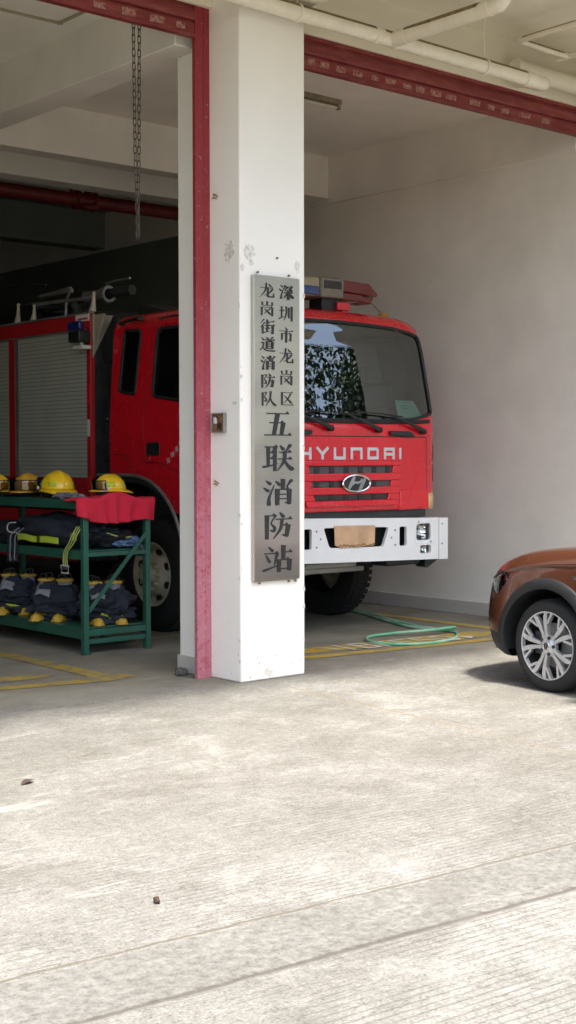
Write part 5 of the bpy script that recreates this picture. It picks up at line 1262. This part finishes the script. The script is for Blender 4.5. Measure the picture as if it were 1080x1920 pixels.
def car_wheel(cx, s):
    y = .885*s
    ty = MB().lathe([(0,.232),(.004*s,.240),(.010*s,.262),(.006*s,.285),(-.006*s,.300),(-.022*s,.312),(-.04*s,WR),(-.10*s,WR+.001),(-.17*s,WR),(-.19*s,.31),(-.21*s,.28),(-.2*s,.232)], (cx,y-.012*s,WR), 'y', 72)
    w = ty.build('wheel', 'tyre_rubber', car, local=True, angle=30)
    MB().lathe([(0,.236),(.006*s,.233),(.004*s,.226),(-.02*s,.222),(-.022*s,.221)], (cx,y-.012*s,WR), 'y', 64).build('rim', 'alloy', w, local=True)
    MB().lathe([(-.03*s,.222),(-.13*s,.205),(-.14*s,.19)], (cx,y-.012*s,WR), 'y', 48).build('rim_barrel', 'alloy_dark', w, local=True)
    sp_ = MB()
    def T(r_, a, d): return (cx-r_*math.cos(a)*s, y+d*s, WR+r_*math.sin(a))
    for k in range(5):
        a0 = R(35+72*k)
        for q in (-1, 1):
            wq = lambda r_, a, h: (a-h/r_, a+h/r_)
            seg = [(.045,a0+q*R(18),.014,-.012),(.10,a0+q*R(9.5),.0115,-.012),(.16,a0+q*R(10.5),.0165,-.010),(.200,a0+q*R(11.5),.0155,-.008),(.228,a0+q*R(13.5),.012,-.010)]
            for (ra,aa,ha,da),(rb,ab,hb,db) in zip(seg, seg[1:]):
                A = [T(ra,aa-ha/ra,da), T(rb,ab-hb/rb,db), T(rb,ab+hb/rb,db), T(ra,aa+ha/ra,da)]
                Bq = [T(ra,aa-ha/ra,da-.03), T(rb,ab-hb/rb,db-.03), T(rb,ab+hb/rb,db-.03), T(ra,aa+ha/ra,da-.03)]
                sp_.hexa(A, Bq)
            # outer fork of the spoke
            ra, rb = .150, .228; aa = a0+q*R(16.5); ab = a0+q*R(27)
            sp_.hexa([T(ra,aa-.009/ra,-.011),T(rb,ab-.010/rb,-.0105),T(rb,ab+.010/rb,-.0105),T(ra,aa+.009/ra,-.011)], [T(ra,aa-.009/ra,-.036),T(rb,ab-.010/rb,-.036),T(rb,ab+.010/rb,-.036),T(ra,aa+.009/ra,-.036)])
    sp_.build('spokes', 'alloy', w, local=True, angle=20)
    hb_ = MB().lathe([(-.04*s,.075),(-.018*s,.072),(-.013*s,.058),(-.006*s,.045),(-.003*s,.030),(-.002*s,.0)], (cx,y,WR), 'y', 32).build('hub', 'alloy', w, local=True)
    lg = MB()
    for k in range(5):
        a = R(71+72*k); c = T(.058,a,-.008); lg.lathe([(-.004*s,.0125),(.0045*s,.0125),(.0025*s,.009),(.0015*s,.0)], c, 'y', 10)
    lg.build('wheel_bolt', 'alloy_dark', w, local=True)
    bd = MB(); c = (cx, y-.001*s, WR)
    bd.tube([(cx+.026*math.cos(2*PI*k/28), y+.0*s, WR+.026*math.sin(2*PI*k/28)) for k in range(28)], .0032, 6, closed=True)
    for zg in (((-.012,.022),(0,.004),(.012,.022)), ((-.022,.010),(-.011,-.022),(0,-.002),(.011,-.022),(.022,.010))):
        bd.tube([(cx+px, y+.0005*s, WR+pz) for px, pz in zg], .0026, 5)
    bd.build('centre_badge', 'chrome', hb_, local=True)
    MB().lathe([(0,.028),(.0,.0)], (cx,y-.0012*s,WR), 'y', 24).build('cap_face', 'alloy_dark', hb_, local=True)
    MB().lathe([(-.09*s,.15),(-.09*s,.06),(-.10*s,.06),(-.10*s,.15)], (cx,y,WR), 'y', 32).build('brake_disc', 'grey_metal', w, local=True)
    MB().box(cx+.08,cx+.15,min(y-.11*s,y-.05*s),max(y-.11*s,y-.05*s),WR-.07,WR+.09).build('brake_caliper', 'dark_metal', w, local=True, bevel=.01)
for cx in (0, -WB):
    for s in (1, -1): car_wheel(cx, s)
MB().box(-3.2,.45,-.62,.62,.22,.5).build('underbody', 'black_rubber', car, local=True)

# ------------------------------------------------------------------ trees and wall across the yard (mirrored in the windscreen)
def tree(x, y, h, seed, label):
    t = thing('street_tree', (x, y, 0), label, 'tree', 'trees across the yard')
    rnd = random.Random(seed); tr = MB(); tips = []
    tr.tube(smoothpath([(0,0,0),(.1,0,h*.2),(-.1,.1,h*.38),(.05,0,h*.6)], 4), [.20-.10*i/12 for i in range(13)], 10)
    for k in range(11):
        a = rnd.random()*2*PI; z0 = h*(.28+.35*rnd.random()); ln = h*(.22+.2*rnd.random())
        e = Vector((math.cos(a)*ln, math.sin(a)*ln, z0+ln*(.5+.6*rnd.random())))
        P = smoothpath([(0,0,z0), tuple(Vector((0,0,z0)).lerp(e, .5)+Vector((0,0,-.2+.3*rnd.random()))), tuple(e)], 5)
        tr.tube(P, [.08*(1-i/len(P))+.012 for i in range(len(P))], 6); tips += [P[-1], P[-3], P[-6]]
        for q in range(4):
            b = P[4+rnd.randrange(4)]; e2 = b+Vector((rnd.uniform(-1,1), rnd.uniform(-1,1), rnd.uniform(-.2,1)))*h*.11; tr.tube([b, e2], [.022,.006], 5); tips.append(e2)
    tr.build('trunk', 'bark', t, local=True)
    lf = MB()
    for _ in range(15000):
        c = rnd.choice(tips)+Vector((rnd.gauss(0,1), rnd.gauss(0,1), rnd.gauss(0,.8)))*h*.052
        d1 = Vector((rnd.gauss(0,1), rnd.gauss(0,1), rnd.gauss(0,.6))).normalized(); d2 = d1.orthogonal().normalized(); s_ = .06+.08*rnd.random()
        lf.add([c-d1*s_, c+d2*s_*.45, c+d1*s_, c-d2*s_*.45], [(0,1,2,3)])
    lf.build('crown', 'tree_leaf', t, local=True, keep_normals=True)
tree(15.5, -12.5, 11.2, 1, 'tallest leafy tree across the yard, mirrored in the truck windscreen')
tree(21.0, -13.0, 12.1, 2, 'leafy tree across the yard, right of the tallest one')
tree(11.0, -15.5, 11.4, 3, 'leafy tree across the yard, left of the tallest one')
tree(6.0, -19.0, 12.0, 4, 'leftmost leafy tree across the yard')
w_ = MB().box(-30,45,-24.3,-24,0,3.2).build('boundary_wall', 'wall_render', None, bevel=.02); tag(w_, 'long rendered boundary wall across the yard behind the trees', 'wall')

# ------------------------------------------------------------------ camera, light, sky
cam = bpy.data.cameras.new('camera'); co = bpy.data.objects.new('camera', cam); COL.objects.link(co); scene.camera = co
yaw, pit, rol, FPX = R(40.60871841), R(2.31743129), R(0.08043039), 2547.449
f = Vector((math.sin(yaw)*math.cos(pit), math.cos(yaw)*math.cos(pit), -math.sin(pit)))
r = Vector((math.cos(yaw), -math.sin(yaw), 0)); d = f.cross(r)
r2 = math.cos(rol)*r+math.sin(rol)*d; d2 = -math.sin(rol)*r+math.cos(rol)*d
co.matrix_world = Matrix(((r2.x, -d2.x, -f.x, -5.972), (r2.y, -d2.y, -f.y, -7.4787), (r2.z, -d2.z, -f.z, 1.6), (0,0,0,1)))
cam.sensor_fit = 'VERTICAL'; cam.sensor_height = 24; cam.lens = FPX/1920*24; cam.clip_end = 600; cam.clip_start = .05
EL, AZ = 65, 190      # sun elevation; compass bearing it stands at (0 = +Y, clockwise)
sun = bpy.data.lights.new('sun', 'SUN'); so = bpy.data.objects.new('sun', sun); COL.objects.link(so)
sun.energy = 2.2; sun.angle = R(5.5); sun.color = (1, .955, .88)
sd = Vector((math.sin(R(AZ))*math.cos(R(EL)), math.cos(R(AZ))*math.cos(R(EL)), math.sin(R(EL))))
so.rotation_euler = sd.to_track_quat('Z', 'Y').to_euler(); so.location = (0,-10,20)
w = bpy.data.worlds.new('World'); scene.world = w; w.use_nodes = True
nt = w.node_tree; bg = nt.nodes['Background']; sk = nt.nodes.new('ShaderNodeTexSky'); sk.sky_type = 'NISHITA'; sk.sun_disc = False
sk.sun_elevation = R(EL); sk.sun_rotation = R(AZ); sk.dust_density = 4; sk.air_density = 1.0; sk.altitude = 50
L(nt, sk.outputs[0], bg.inputs['Color']); bg.inputs['Strength'].default_value = .15
scene.view_settings.view_transform = 'Standard'; scene.view_settings.look = 'None'; scene.view_settings.gamma = 1
scene.view_settings.exposure = 1.82
scene.cycles.max_bounces = 8; scene.cycles.diffuse_bounces = 5; scene.cycles.caustics_reflective = False; scene.cycles.caustics_refractive = False
